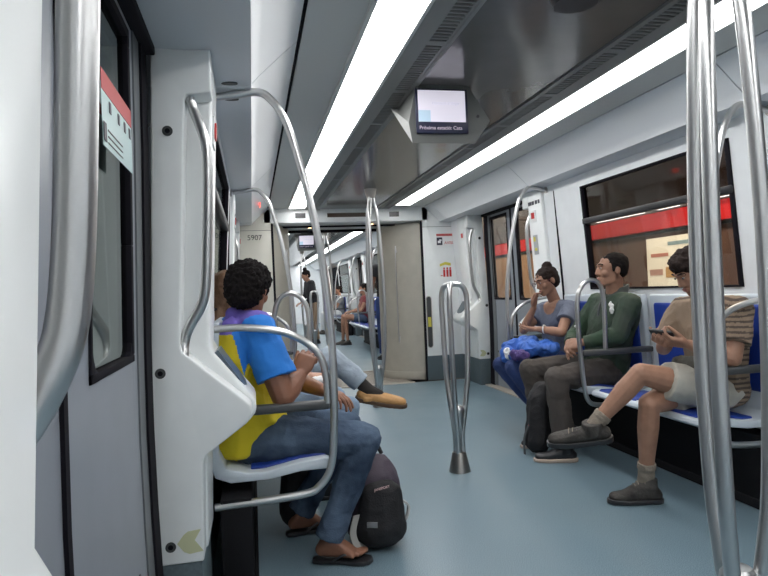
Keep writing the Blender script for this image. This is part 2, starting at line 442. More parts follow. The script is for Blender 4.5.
sq(None, 1.375, 1.40, 1.49, 1.49, 1.53, 1.53, sx+.003, 'dark_square', 'ink', st)

# ------------------------------------------------------------------ draught screens beside the doors
def screen(s, yf, d, name_label, label_face=False, handle=True, nd_=.10):
    """profile panel: yf the face towards the door, d = +1 if the body goes to larger y"""
    t = empty('draught_screen', (U(1.35,s), yf, 0), name_label, 'partition', 'draught screens beside the doors')
    # inner edge and arm outline, as (u,z)
    inner = [(1.265,1.955),(1.268,1.82)]
    arm = [(1.30,.985),(1.285,.965),(1.19,.815),(1.172,.79),(1.165,.765),(1.172,.742),(1.19,.72),(1.325,.64),(1.335,.62),(1.345,.30)]
    outer = [(1.50,.30),(1.497,.75),(1.478,1.2),(1.45,1.955)]
    notch = [(1.345,1.80),(1.352,1.77),(1.40,.99),(1.335,.90)]
    face = [(1.265,1.955),(1.268,1.815),(1.345,1.805),(1.352,1.79),(1.398,1.0),(1.392,.975),(1.205,.81),(1.185,.79),(1.18,.765),(1.187,.745),(1.20,.73),(1.33,.64),(1.342,.62),(1.352,.30)]
    back = [(1.265,1.955),(1.315,.985),(1.30,.955)]+arm[2:]
    b = MB().prism([(U(u,s),z) for u,z in back+outer], yf+nd_*d, yf+.37*d)
    bo = b.build('body', 'white', t, bevel=.012, seg=3)
    f = MB().prism([(U(u,s),z) for u,z in face+[(1.50,.30),(1.497,.75),(1.478,1.2),(1.45,1.955)]], yf, yf+(nd_+.005)*d)
    f.build('face_panel', 'white', t, bevel=.007, seg=3)
    k = MB().prism([(U(1.357,s),0),(U(1.50,s),0),(U(1.50,s),.30),(U(1.357,s),.30)], yf+.006*d, yf+.36*d); k.build('kick_plate', 'skirt', t, bevel=.004)
    # inset plate on the sloping top of the arm
    p0, p1 = V((U(1.292,s),0,.962)), V((U(1.20,s),0,.822)); n = V((-s*(.962-.822),0,.092)); n.normalize()
    m = MB(); ya, yb = yf+.135*d, yf+.335*d
    q = [(ya,0),(yb,0),(yb,.75),(ya+(yb-ya)*.85,.93),(ya+(yb-ya)*.5,1),(ya+(yb-ya)*.15,.93),(ya,.75)]
    pts = [V((p0.x+(p1.x-p0.x)*t_, y, p0.z+(p1.z-p0.z)*t_)) for y,t_ in q]
    base = len(m.v); nn = V((-s*.14,0,.092)).normalized()
    m.v += [tuple(p+nn*.004) for p in pts]+[tuple(p-nn*.02) for p in pts]; L = len(pts)
    m.f.append(tuple(range(L))); m.f.append(tuple(range(2*L-1,L-1,-1)))
    for i in range(L): m.f.append((i, L+i, L+(i+1)%L, (i+1)%L))
    m.build('inset_plate', mat('inset_dark', (.10,.13,.16), .3), t)
    for (u, z) in ((1.408,1.686),(1.461,.912),(1.452,.358)):
        sc = MB(); sc.disc((U(u,s),yf,z), (0,-d,0), .0165, .002, 20); sc = sc.build('screw', 'screw', t)
        r_ = MB(); r_.disc((U(u,s),yf-.002*d,z), (0,-d,0), .008, .0015, 12); r_.build('screw_socket', 'black', sc)
    # faded yellow arrow near the foot
    ar = MB().prism([(U(u,s),z) for u,z in ((1.432,.366),(1.412,.392),(1.398,.402),(1.358,.405),(1.378,.372),(1.352,.335),(1.395,.330),(1.412,.338))], yf-.001*d, yf, axis='y')
    ar.build('arrow_sticker', 'pyellow', t)
    if handle:
        yh = yf+(.035 if d > 0 or yf > 1 else -.002)*d
        pth = [(1.338,yf+.10*d,1.808),(1.338,yh,1.80),(1.328,yh,1.765),(1.297,yh-.01*d,1.67),(1.290,yh-.012*d,1.58),(1.300,yh-.012*d,1.35),(1.312,yh-.012*d,1.19),(1.33,yh-.005*d,1.12),(1.372,yh,1.05),(1.388,yh,1.0),(1.39,yf+.02*d,.955)]
        h = MB().tube([(U(u-(.10-nd_)*.16,s),y,z-(.03 if nd_<.1 and z<1.3 else 0)) for u,y,z in pth], (.016 if nd_ < .1 else .0165), 16, 6); h.build('handle', 'steel', t)
    # aisle face: emergency button and labels
    def onface(yc, zc, hy, hz, m_, nm, th=.004):
        def uf(z): return 1.265+(1.955-z)*.0515
        y0_, y1_ = yf+(yc-hy)*d, yf+(yc+hy)*d
        mm = MB().prism([(U(uf(zc-hz)+.002,s),zc-hz),(U(uf(zc+hz)+.002,s),zc+hz),(U(uf(zc+hz)-th,s),zc+hz),(U(uf(zc-hz)-th,s),zc-hz)], y0_, y1_)
        return mm.build(nm, m_, t)
    c = onface(.20, 1.73, .05, .05, 'stickw', 'alarm_plate', .006)
    onface(.20, 1.735, .026, .026, 'red', 'alarm_button', .012)
    if label_face:
        onface(.2,1.48,.04,.085,mat('label_grey',(.4,.42,.43),.4),'instruction_label',.003)
        onface(.185,1.53,.018,.02,'yellow','yellow_mark',.005); onface(.2,1.44,.02,.012,'yellow','yellow_mark',.005)
        for k_, (a_, b_) in enumerate(((.10,.03),(.16,.02),(.22,.02),(.27,.015))):
            onface(a_+.05,1.845,b_,.016,'ink','dark_lettering',.003)
    return t
screen(-1, 2.05, 1, 'tall white draught screen with sloping arm and steel handle, nearest the man in yellow')
screen(-1, .50, -1, 'very close white draught screen at the left edge, carrying the thick steel handle', nd_=.037)
screen(1, 5.15, -1, 'white draught screen with red alarm button behind the woman with the hair bun', True)
screen(1, 6.6, 1, 'white draught screen beyond the right-hand door, next to the sticker panel')
screen(-1, 5.15, -1, 'narrow white draught screen behind the head of the man in yellow')
screen(-1, 6.6, 1, 'white draught screen at the left before the cream end panel')
screen(1, 2.05, 1, 'white draught screen edge at the far right behind the thick steel poles')
for s in S2:
    for (a, b) in DOORS2[:2]:
        screen(s, a, -1, 'draught screen of the next carriage, %s side, near edge of its %s doorway' % ('left' if s<0 else 'right', 'first' if a<10 else 'second'))
        screen(s, b, 1, 'draught screen of the next carriage, %s side, far edge of its %s doorway' % ('left' if s<0 else 'right', 'first' if a<10 else 'second'))

# stickers on the right end panel and number on the left one
p = empty('warning_sticker', (2.38,7.249,1.75), 'white sticker with red lines and a dark pictogram, upper one on the right end panel', 'sticker')
MB().box(2.255,2.50,7.248,7.25,1.655,1.81).build('paper','stickw',p)
text('red_text','PROHIBIT EL PAS',.028,'red',p,(2.258,7.247,1.785),(1,0,0),(0,0,1))
MB().box(2.26,2.495,7.2465,7.248,1.775,1.805).build('red_band',mat('faded_red',(.5,.12,.12),.5),p)
MB().box(2.262,2.335,7.2465,7.248,1.665,1.76).build('pictogram','ink',p)
MB().box(2.275,2.315,7.2455,7.2465,1.69,1.72).box(2.295,2.325,7.2455,7.2465,1.715,1.735).build('pictogram_mark','stickw',p)
text('red_text','AVISO',.05,'red',p,(2.36,7.247,1.675),(1,0,0),(0,0,1))
p = empty('reserved_seat_sticker', (2.36,7.249,1.36), 'small sticker with a yellow arc over red figures, lower one on the right end panel', 'sticker')
MB().prism([(2.29,1.43),(2.36,1.455),(2.43,1.44),(2.43,1.405),(2.36,1.42),(2.29,1.40)],7.247,7.25).build('yellow_arc','yellow',p)
fg=MB()
for x in (2.33,2.37,2.41): fg.box(x,x+.026,7.247,7.25,1.27,1.36); fg.disc((x+.013,7.249,1.375),(0,-1,0),.012,.002)
fg.box(2.295,2.32,7.247,7.25,1.28,1.29).build('red_figures','red',p)
p = tag(text('coach_number','5907',.085,'screw',None,(-.03,7.247,1.785),(1,0,0),(0,0,1)), 'dark coach number lettered high on the cream end panel at the left', 'lettering')
# slot handle recess on right end panel edge
p = empty('hatch_recess', (2.15,7.249,.8), 'dark oval recess with a yellow tab low on the right end panel', 'recess')
def stadium(cx, cz, hw, hh, n=8):
    return [(cx+hw*cos(a), cz+hh-hw+hw*sin(a)) for a in [pi*k/n for k in range(n+1)]]+[(cx+hw*cos(a), cz-hh+hw+hw*sin(a)) for a in [pi+pi*k/n for k in range(n+1)]]
MB().prism(stadium(2.125,.72,.035,.32),7.243,7.25).build('rim','steelv',p)
MB().prism(stadium(2.125,.72,.026,.31),7.241,7.244).build('pocket','arm',p)
MB().box(2.105,2.145,7.238,7.242,.66,.78).build('yellow_tab','yellow',p)
# red indicators in the cove
for (s, y, lb) in ((-1, 6.1, 'tiny red door indicator glowing in the left cove beside the pole arch'), (1, 9.9, 'tiny red door indicator in the right cove of the next carriage')):
    tag(MB().box(U(1.05,s),U(1.06,s),y-.04,y+.04,2.005,2.05).build('door_indicator','redled',loc=(U(1.05,s),y,2.02)), lb, 'indicator')
for y in (2.37, 2.50):
    pass
n_=0
for (y, lb) in ((2.37,'small dark oval vent in the left soffit, nearer of the two beside the pole mount'), (2.56,'small dark oval vent in the left soffit, farther of the two beside the pole mount')):
    o=MB().prism([(U(1.215,-1)+.030*cos(2*pi*k/16), y+.016*sin(2*pi*k/16)) for k in range(16)],1.950,1.956,axis='z').build('soffit_vent','screw',loc=(U(1.215,-1),y,1.953)); tag(o,lb,'vent')

# ------------------------------------------------------------------ monitor housing
def monitor(y, x0, label, dy=0):
    t = empty('ceiling_monitor', (x0+.14,y,2.13), label, 'monitor')
    ya = y
    m = MB()   # light grey wedge housing, front slopes out at the right
    prof = [(x0+.01,2.137),(x0+.275,2.137),(x0+.385,1.965),(x0+.30,1.85),(x0-.02,1.85),(x0-.035,1.95)]
    b = len(m.v); n = len(prof)
    m.v += [(x,ya+(.0),z) for x,z in prof]+[(x,ya+.38,2.137 if z<2.0 else z) for x,z in prof]
    m.f += [tuple(range(n)), tuple(range(2*n-1,n-1,-1))]+[(i,n+i,n+(i+1)%n,(i+1)%n) for i in range(n)]
    m.build('housing', mat('housing_grey',(.13,.135,.13),.4), t)
    MB().box(x0, x0+.262, ya-.018, ya, 1.895, 2.112).build('bezel', mat('bezel_navy',(.012,.015,.05),.3), t, bevel=.003)
    scr = MB().box(x0+.010, x0+.250, ya-.0195, ya-.017, 1.95, 2.103).build('screen', mat('screen_white',(.74,.70,.80),.3,emit=.27), t)
    MB().box(x0+.010, x0+.07, ya-.0205, ya-.0194, 1.95, 2.005).build('screen_block', mat('screen_blue',(.45,.58,.70),.3,emit=.27), scr)
    text('screen_text','Pròxima estació: Cata',.0245,mat_key('cap',(.6,.52,.62),.2),t,(x0+.012,ya-.0195,1.913),(1,0,0),(0,0,1))
    text('screen_lines','informació al viatger',.017,mat_key('caplite',(.52,.50,.58),.3),scr,(x0+.08,ya-.0205,2.035),(1,0,0),(0,0,1))
    MB().disc((x0+.32,ya,1.985),(0,-1,0),.008,.003).build('key_lock','pblack',t)
    return t
def mat_key(k, c, e):
    M[k] = mat(k, c, .4, emit=e); return k
monitor(2.85, .81, 'ceiling monitor with a white page and a dark caption line, facing the near carriage')
monitor(10.3, .80, 'small ceiling monitor seen through the gangway in the next carriage')
tag(MB().lathe([(.0,0),(.075,0),(.085,.02),(.085,.035)],(1.13,1.9,2.10)).build('smoke_detector','pblack',loc=(1.13,1.9,2.10)), 'round dark fitting on the glossy ceiling at the top edge of the picture', 'detector')
# ================================================================== POLES, RAILS, SEATS
RP = [(.10,.027),(.20,.025),(.28,.034),(.38,.050),(.48,.064),(.6,.078),(.9,.090),(1.24,.091),(1.55,.080),(1.85,.062),(1.98,.034),(2.02,.026),(2.14,.025)]
def full_post(x, y, label, a0=0, r0=.0175):
    t = empty('triple_pole', (x,y,0), label, 'pole', 'full-height aisle poles')
    for a in (0, 120, 240):
        a = radians(a+a0)
        MB().tube([(x+r*cos(a), y+r*sin(a), z) for z, r in RP], r0, 14, 4).build('tube', 'steel', t)
    MB().lathe([(.068,0),(.066,.012),(.043,.115),(.041,.12)], (x,y,0)).build('floor_cone', 'steelv', t)
    MB().lathe([(.012,.19),(.030,.25),(.046,.375),(.044,.390),(.030,.407),(.001,.412)], (x,y,0)).build('cup', 'steel', t)
    MB().lathe([(.041,2.05),(.043,2.06),(.060,2.125),(.060,2.14)], (x,y,0)).build('ceiling_cone', 'steelv', t)
full_post(1.175, 1.33, 'thick full-height bulging steel poles close to the camera at the right', -26.4, .0195)
full_post(1.175, 5.87, 'full-height bulging steel pole group in the middle of the aisle before the gangway')
full_post(1.175, 9.80, 'full-height steel pole group just beyond the gangway')
full_post(1.175, 14.3, 'full-height steel pole group far down the next carriage')
def short_post(x, y, label):
    t = empty('arched_aisle_post', (x,y,0), label, 'post', 'short aisle posts')
    for a in (0, 120, 240):
        a = radians(a); P = [(z, r) for z, r in RP if z < 1.0]
        path = [(x+r*cos(a), y+r*sin(a), z) for z, r in P]+[(x+q*cos(a), y+q*sin(a), z) for z, q in ((1.05,.094),(1.12,.084),(1.155,.055),(1.163,0))]
        MB().tube(path, .0165, 14, 5).build('tube', 'steel', t)
    MB().lathe([(.068,0),(.066,.012),(.043,.115),(.041,.12)], (x,y,0)).build('floor_cone', 'steelv', t)
    MB().lathe([(.012,.19),(.030,.25),(.046,.375),(.044,.390),(.030,.407),(.001,.412)], (x,y,0)).build('cup', 'steel', t)
short_post(1.215, 3.62, 'waist-high arched steel post standing alone in the middle of the blue floor')
short_post(1.17, 12.05, 'small waist-high arched steel post in the aisle of the next carriage')

def end_rail(s, y, label, arm_label, off=0., dirn=1):
    t = empty('ceiling_grab_pole', (U(.87,s), y, 0), label, 'grab rail', 'arching grab poles at the seat ends')
    pth = [(1.275,1.925),(1.18,1.938),(1.12,1.948),(1.07,1.93),(1.008,1.84),(.956,1.66),(.916,1.48),(.885,1.278),(.866,1.075),(.858,.873),(.864,.632),(.882,.455),(.932,.375),(1.013,.347),(1.34,.334)]
    m = MB().tube([(U(u+(off if u<1.2 else 0),s), y, z) for u,z in pth], .0155, 16, 6).build('rail', 'steel', t)
    MB().disc((U(1.285,s),y,1.925), (s,0,0), .028, .012).build('wall_flange', 'steelv', t)
    a = empty('armrest_rail', (U(1.0,s), y, .7), arm_label, 'armrest', 'armrest rails at the seat ends')
    pth = [(1.315,1.022),(1.25,1.024),(1.18,1.020),(1.10,1.008),(1.02,.984),(.95,.940),(.905,.885),(.887,.80),(.885,.70)]
    MB().tube([(U(u+(off if u<1.2 else 0),s), y+.012*dirn, z) for u,z in pth], .0145, 14, 6).build('rail', 'steel', a)
    MB().box(U(.875+off,s), U(1.335,s), y, y+.045, .675, .712).build('arm_pad', 'arm', a, bevel=.012, seg=3)
def mid_rail(s, y, label, uf, ui, bottom=.50):
    a = empty('armrest_loop', (U(1.0,s), y, .7), label, 'armrest', 'looped armrests between seats')
    pth = [(uf+.30,.36),(uf+.10,.365),(uf+.035,.40),(uf+.012,.50),(uf,.66),(uf-.01,.85),(uf-.008,1.03),(uf+.025,1.115),(uf+.09,1.150),(uf+.15,1.122),(ui,1.04),(ui+.004,.90),(ui,.70)]
    MB().tube([(U(u,s), y, z) for u,z in pth], .0145, 14, 6).build('rail', 'steel', a)
    MB().box(U(uf+.005,s), U(1.33,s), y-.026, y+.026, .675, .712).build('arm_pad', 'arm', a, bevel=.012, seg=3)
end_rail(-1, 2.45, 'steel grab pole arching down from the soffit in front of the man in yellow', 'armrest with curved steel rail under the elbow of the man in yellow')
end_rail(-1, 4.73, 'farther steel grab pole arching from the left soffit, beyond the man in yellow', 'armrest with low curved rail, farthest one of the left seats', dirn=-1)
end_rail(1, 4.73, 'slim steel grab pole arching from the right soffit beside the seated woman', 'armrest with curved steel rail in front of the woman with the hair bun', .035, -1)
end_rail(1, 2.45, 'steel grab pole at the right edge of the picture behind the thick poles', 'armrest with curved steel rail beside the man in shorts', .02)
mid_rail(-1, 3.525, 'armrest with tall inverted-U steel loop between the left seats', .862, 1.045)
mid_rail(1, 3.475, 'armrest with tall inverted-U steel loop between the man in green and the empty seat', .828, 1.0)
for (y, k) in ((10.87,'nearest'),(13.2,'second'),(15.45,'third'),(17.7,'farthest')):
    end_rail(1, y+(.03 if k in('nearest','third') else -.03), '%s arching grab pole on the right side of the next carriage' % k, 'armrest rail by the %s grab pole on the right of the next carriage' % k, .03, 1 if k in('nearest','third') else -1)
mid_rail(1, 12.05, 'armrest loop in the seat row of the next carriage', .895, 1.072)

def seat(s, yc, label, w=.50, group='moulded seats along the side walls', loc=None):
    t = empty('moulded_seat', (U(1.15,s), yc, 0), label, 'seat', group)
    sh_ = lambda L: [(u+(.038 if u > 1.22 else 0), z) for u, z in L]
    out = [(1.262,1.035),(1.272,1.045),(1.292,1.045),(1.305,1.02),(1.318,.60),(1.322,.50),(1.30,.43),(1.24,.405),(1.13,.405),(1.0,.425),(.89,.425),(.862,.44),(.872,.462),(.90,.472),(1.0,.465),(1.14,.440),(1.21,.440),(1.255,.462),(1.285,.53),(1.283,.60)]
    MB().prism([(U(u,s),z) for u,z in sh_(out)], yc-w/2+.004, yc+w/2-.004).build('shell', 'shell', t, bevel=.009, seg=3, angle=50)
    pan = [(.885,.468),(.90,.480),(1.0,.475),(1.14,.450),(1.20,.450),(1.20,.43),(1.0,.45),(.90,.455)]
    MB().prism([(U(u,s),z) for u,z in pan], yc-w/2+.055, yc+w/2-.055).build('seat_pad', 'pad', t, bevel=.006, seg=2, angle=50)
    bk = [(1.275,.56),(1.270,.62),(1.250,.98),(1.262,.995),(1.285,.98),(1.30,.60),(1.29,.54)]
    MB().prism([(U(u,s),z) for u,z in sh_(bk)], yc-w/2+.055, yc+w/2-.055).build('back_pad', 'pad', t, bevel=.010, seg=3, angle=50)
    MB().box(U(1.22,s), U(1.33,s), yc-.03, yc+.03, .37, .42).build('bracket', 'pblack', t)
    return t
seat(1, 2.725, 'blue-padded pale seat under the man in beige shorts', .475)
seat(1, 3.205, 'empty blue-padded pale seat between the man in green and the man in shorts', .475)
seat(1, 3.76, 'blue-padded pale seat under the man in green')
seat(1, 4.28, 'blue-padded pale seat under the woman with the hair bun')
seat(-1, 2.745, 'blue-padded pale seat under the man in the yellow shirt')
seat(-1, 3.25, 'blue-padded pale seat of the long-haired passenger, second on the left')
seat(-1, 3.80, 'blue-padded pale seat of the passenger with crossed legs on the left')
seat(-1, 4.32, 'blue-padded pale seat, farthest of the left row')
for k, y in enumerate((11.2,11.76,12.34,12.9)):
    seat(1, y, '%s blue-padded seat on the right of the next carriage, counted from the gangway' % ('first','second','third','fourth')[k])

# ================================================================== OUTSIDE
# station beyond the right windows; the platform wall runs at an angle to the track
MB().box(2.78, 9.5, -4, 24, -.9, -.05).build('floor', mat('platform_floor',(.12,.11,.10),.6), kind='structure')
a15 = radians(0); dw = V((sin(a15), cos(a15), 0)); nw = V((-cos(a15), sin(a15), 0))
O = V((4.6,0,0))
def wbox(a0, a1, z0, z1, d, th, name, m, kind='structure', lab=None, cat=None, parent=None):
    """box on the platform wall: a along it, d how far it stands out towards the train"""
    mm = MB(); P = []
    for dd in (d, d+th):
        P.append([O+dw*a+nw*dd+V((0,0,z)) for a, z in ((a0,z0),(a1,z0),(a1,z1),(a0,z1))])
    b = 0; mm.v = [tuple(p) for q in P for p in q]
    mm.f = [(0,1,2,3),(7,6,5,4)]+[(i,4+i,4+(i+1)%4,(i+1)%4) for i in range(4)]
    o = mm.build(name, m, parent, loc=tuple(O+dw*a0) if parent is None else None)
    if kind: o['kind'] = kind
    if lab: tag(o, lab, cat)
    return o
wbox(-4, 24, -.1, 3.15, -.1, .1, 'wall_platform', mat('platform_brown',(.125,.062,.042),.5,var=.35,vscale=1.2))
wbox(-4, 24, 1.69, 1.885, 0, .06, 'trim_15', mat('platform_red_band',(.62,.018,.02),.35))
wbox(-4, 24, 1.65, 1.675, 0, .02, 'trim_16', 'pblack')
wbox(-4, 24, 1.895, 2.9, 0, .05, 'trim_17', mat('platform_dark',(.05,.035,.033),.5))
for k, a in enumerate((3.9, 5.0, 5.75, 6.35, 8.3)):
    wbox(a, a+(.55,.6,.35,1.0,.9)[k], 1.91, 1.985, .05, .06, 'platform_lamp', mat('platform_lamp%d'%k,(1,.93,.85),.4,emit=2.2), None, '%s white lamp above the red band on the platform, from the right' % ('first','second','third','fourth','fifth')[k], 'lamp')
pm = wbox(5.62, 6.38, .8, 1.60, 0, .03, 'platform_poster', mat('poster_cream',(.90,.80,.62),.4,emit=.25,var=.06,vscale=3), None, 'bright cream backlit poster on the platform wall outside the window', 'poster')
wbox(5.66,6.0,1.50,1.54,.031,.004,'poster_heading',mat('poster_teal',(.30,.42,.44),.5),None,parent=pm)
wbox(6.0,6.3,1.38,1.42,.031,.004,'poster_mark',mat('poster_pink',(.75,.33,.26),.5),None,parent=pm)
wbox(5.9,6.05,1.14,1.26,.031,.004,'poster_mark',mat('poster_orange',(.75,.45,.2),.5),None,parent=pm)
wbox(6.1,6.33,1.17,1.24,.031,.004,'poster_mark',mat('poster_pink2',(.72,.45,.38),.5),None,parent=pm)
wbox(8.2, 24, -.1, 1.64, 0, .02, 'trim_18', mat('platform_ochre',(.42,.24,.13),.5,var=.2,vscale=1.0))
MB().box(2.8, 11, -4, 24, 3.2, 3.3).build('trim_19', 'black', kind='structure')
# dark tunnel wall to the left
MB().box(-1.95, -1.85, -4, 24, -.9, 3.3).build('wall_tunnel', mat('tunnel_grey',(.10,.11,.105),.8,var=.2,vscale=2), kind='structure')
tag(MB().box(-1.86,-1.82,2.1,2.13,1.24,1.28).build('tunnel_lamp', mat('tunnel_lamp',(.8,.95,1),.4,emit=12), loc=(-1.84,2.1,1.26)), 'tiny white lamp seen through the near left door window', 'lamp')
for (y, e) in ((4.5,70),(9.5,60),(16.,140)):  # added unseen area lamps that brighten the platform wall
    L = bpy.data.lights.new('platform_fill','AREA'); L.shape='RECTANGLE'; L.size=.5; L.size_y=3; L.energy=e; L.color=(1,.84,.66)
    o = bpy.data.objects.new('platform_fill', L); COL.objects.link(o); o.location=(3.7,y,3.1); o['label']={4.5:'added fill light over the platform outside the long window',9.5:'added fill light over the platform outside the right-hand door',16.:'added fill light far along the platform'}[y]; o['category']='lamp'

# ================================================================== CAMERA, WORLD
F=610.; yaw=math.atan2(132,F); roll=radians(2.5); pit=radians(.1)
f=V((sin(yaw)*cos(pit),cos(yaw)*cos(pit),sin(pit))); r0=f.cross(V((0,0,1))).normalized(); u0=r0.cross(f)
R_=r0*cos(roll)-u0*sin(roll); U_=u0*cos(roll)+r0*sin(roll)
cam=bpy.data.cameras.new('camera'); co=bpy.data.objects.new('camera',cam); COL.objects.link(co)
cam.sensor_width=36; cam.sensor_fit='HORIZONTAL'; cam.lens=F/768*36; cam.clip_start=.02
mw=Matrix((R_,U_,-f)).transposed().to_4x4(); mw.translation=V((0,0,1.15)); co.matrix_world=mw
scene.camera=co
w=bpy.data.worlds.new('world'); scene.world=w; w.use_nodes=True
w.node_tree.nodes['Background'].inputs['Color'].default_value=(.02,.022,.025,1); w.node_tree.nodes['Background'].inputs['Strength'].default_value=.5
scene.view_settings.view_transform='Standard'; scene.view_settings.look='None'; scene.view_settings.gamma=1; scene.view_settings.use_curve_mapping=False
scene.view_settings.exposure=1.1
scene.cycles.max_bounces=8; scene.cycles.diffuse_bounces=5; scene.cycles.transparent_max_bounces=16
# ================================================================== PEOPLE
_ico = {}
def ico(n):
    if n not in _ico:
        bm = bmesh.new(); bmesh.ops.create_icosphere(bm, subdivisions=n, radius=1); _ico[n] = [v.co.copy() for v in bm.verts]; bm.free()
    return _ico[n]
def basis(f, u):
    f = V(f).normalized(); u = V(u); u = (u-f*u.dot(f)).normalized(); l = u.cross(f)
    return f, u, l
class Blob:
    """overlapping closed solids fused into one continuous skin"""
    def __init__(s): s.bm = bmesh.new()
    def hull(s, pts):
        vs = [s.bm.verts.new(p) for p in pts]
        r = bmesh.ops.convex_hull(s.bm, input=vs)
        dead = [g for g in r['geom_interior'] if isinstance(g, bmesh.types.BMVert)] + [g for g in r['geom_unused'] if isinstance(g, bmesh.types.BMVert)]
        bmesh.ops.delete(s.bm, geom=list(set(dead)), context='VERTS')
    def ellpts(s, c, r, ax=None, n=2):
        if not hasattr(r, '__len__'): r = (r,r,r)
        ax = ax or (V((1,0,0)), V((0,1,0)), V((0,0,1)))
        return [V(c)+ax[0]*(p.x*r[0])+ax[1]*(p.y*r[1])+ax[2]*(p.z*r[2]) for p in ico(n)]
    def ell(s, c, r, ax=None, n=2): s.hull(s.ellpts(c, r, ax, n)); return s
    def cone(s, a, b, ra, rb): s.hull(s.ellpts(a, ra)+s.ellpts(b, rb)); return s
    def chain(s, pts):
        for (a, ra), (b, rb) in zip(pts, pts[1:]): s.cone(a, b, ra, rb)
        return s
    def frustum(s, a, b, ra, rb, n=20, flat=1.):
        a = V(a); b = V(b); d = (b-a).normalized(); x = d.orthogonal().normalized(); y = d.cross(x)
        s.hull([a+(x*cos(2*pi*k/n)+y*sin(2*pi*k/n))*ra for k in range(n)]+[b+(x*cos(2*pi*k/n)+y*sin(2*pi*k/n))*rb for k in range(n)]); return s
    def multi(s, *E):
        p = []
        for e in E: p += s.ellpts(*e)
        s.hull(p); return s
    def mesh(s, name, vox, smooth=3, folds=0., fscale=9., fdir=None, seed=0, curl=0., cscale=40.):
        me = bpy.data.meshes.new(name+'_t'); s.bm.to_mesh(me); s.bm.free()
        o = bpy.data.objects.new('t', me); COL.objects.link(o)
        r = o.modifiers.new('r', 'REMESH'); r.mode = 'VOXEL'; r.voxel_size = vox; r.use_smooth_shade = True
        if smooth:
            m = o.modifiers.new('s', 'SMOOTH'); m.factor = .5; m.iterations = smooth
        bpy.context.view_layer.update()
        out = bpy.data.meshes.new_from_object(o.evaluated_get(bpy.context.evaluated_depsgraph_get()))
        bpy.data.objects.remove(o); bpy.data.meshes.remove(me)
        if folds or curl:
            sd = V((seed*3.1, seed*1.7, seed*.9))
            N = [v.normal.copy() for v in out.vertices]
            for v, n in zip(out.vertices, N):
                p = v.co
                d = 0
                if folds:
                    q = V((p.x, p.y, p.z*1.0))*fscale+sd
                    w = noise.noise_vector(q*.6)*.9
                    a = noise.noise(q+w); d += folds*(.6*a+.9*(.5-abs(noise.noise(q*1.7+w+V((9,9,9)))))**2-.15)
                if curl:
                    q = p*cscale+sd; d += curl*(noise.noise(q)+.5*noise.noise(q*2.1))
                v.co = p+n*d
        out.polygons.foreach_set('use_smooth', [True]*len(out.polygons))
        out.materials.clear(); out.name = name
        return out
def add(me, name, m, parent, regions=None):
    """regions: function(point)->slot index, m may be a list"""
    ms = m if isinstance(m, (list,tuple)) else [m]
    for x in ms: me.materials.append(M[x] if isinstance(x, str) else x)
    if regions:
        for p in me.polygons: p.material_index = regions(p.center)
    return link_mesh(name, me, parent)

def hand(B, w, d, n, side, curl=.35, size=1., spread=.05, thumb_in=.3):
    """w wrist, d direction of the hand, n the way the palm faces, side +1/-1 picks the thumb side"""
    d = V(d).normalized(); n = V(n); n = (n-d*n.dot(d)).normalized(); t = d.cross(n)*side
    w = V(w); k = size
    B.multi((w+d*.012*k, (.020*k,)*3), (w+d*.012*k+t*.012*k, (.017*k,)*3), (w+d*.012*k-t*.012*k, (.017*k,)*3),
            (w+d*.085*k+t*.032*k, (.0125*k,)*3), (w+d*.082*k-t*.034*k, (.0115*k,)*3), (w+d*.04*k+t*.032*k, (.015*k,)*3), (w+d*.04*k-t*.028*k, (.014*k,)*3))
    for i, L in enumerate((.074, .083, .077, .060)):
        off = (.0325-.0215*i)
        p = w+d*(.086-.004*(i==3))*k+t*off*k; a = spread*(1.5-i)
        dd = (d*cos(a)+t*sin(a)).normalized(); nn = n; r = (.0092, .0094, .0090, .0080)[i]*k
        cc = curl+.06*i
        for j, q in enumerate((.44,.31,.25)):
            ang = cc*(.8,1.1,.8)[j]; d2 = (dd*cos(ang)+nn*sin(ang)).normalized(); nn = (nn*cos(ang)-dd*sin(ang)).normalized(); dd = d2
            e = p+dd*L*q*k; B.cone(p, e, r, r*.90); p = e; r *= .92
    p = w+d*.030*k+t*.026*k+n*.008*k; dd = (d*.72+t*(.62-.5*thumb_in)+n*thumb_in).normalized()
    for L, r in ((.040,.0135),(.032,.0112),(.026,.0095)):
        e = p+dd*L*k; B.cone(p, e, r*k, r*.88*k); p = e; dd = (dd+d*.15+n*.1-t*.12).normalized()

def head_solid(B, c, f, u, k=1., nose=1.):
    f, u, l = basis(f, u); ax = (l, f, u); c = V(c)
    B.ell(c+u*.035*k-f*.010*k, (.074*k,.094*k,.084*k), ax)
    B.multi((c+u*.02*k+f*.025*k, (.062*k,.062*k,.07*k), ax), (c-u*.088*k+f*.068*k, (.024*k,.018*k,.016*k), ax), (c-u*.058*k+l*.042*k, (.016*k,.02*k,.02*k), ax), (c-u*.058*k-l*.042*k, (.016*k,.02*k,.02*k), ax))
    B.ell(c+f*.054*k-u*.016*k+l*.032*k, (.026*k,.026*k,.030*k), ax); B.ell(c+f*.054*k-u*.016*k-l*.032*k, (.026*k,.026*k,.030*k), ax)
    B.ell(c+f*.078*k+u*.040*k, (.050*k,.016*k,.012*k), ax)
    B.multi((c+f*.084*k+u*.030*k, .008*k), (c+f*.102*k*nose-u*.016*k, .0095*k), (c+f*.086*k-u*.022*k+l*.011*k, .009*k), (c+f*.086*k-u*.022*k-l*.011*k, .009*k))
    B.ell(c+f*.080*k-u*.052*k, (.026*k,.014*k,.014*k), ax)
    for sg in (-1, 1):
        B.ell(c+l*sg*.076*k-f*.012*k+u*.002*k, (.009*k,.020*k,.031*k), ax)
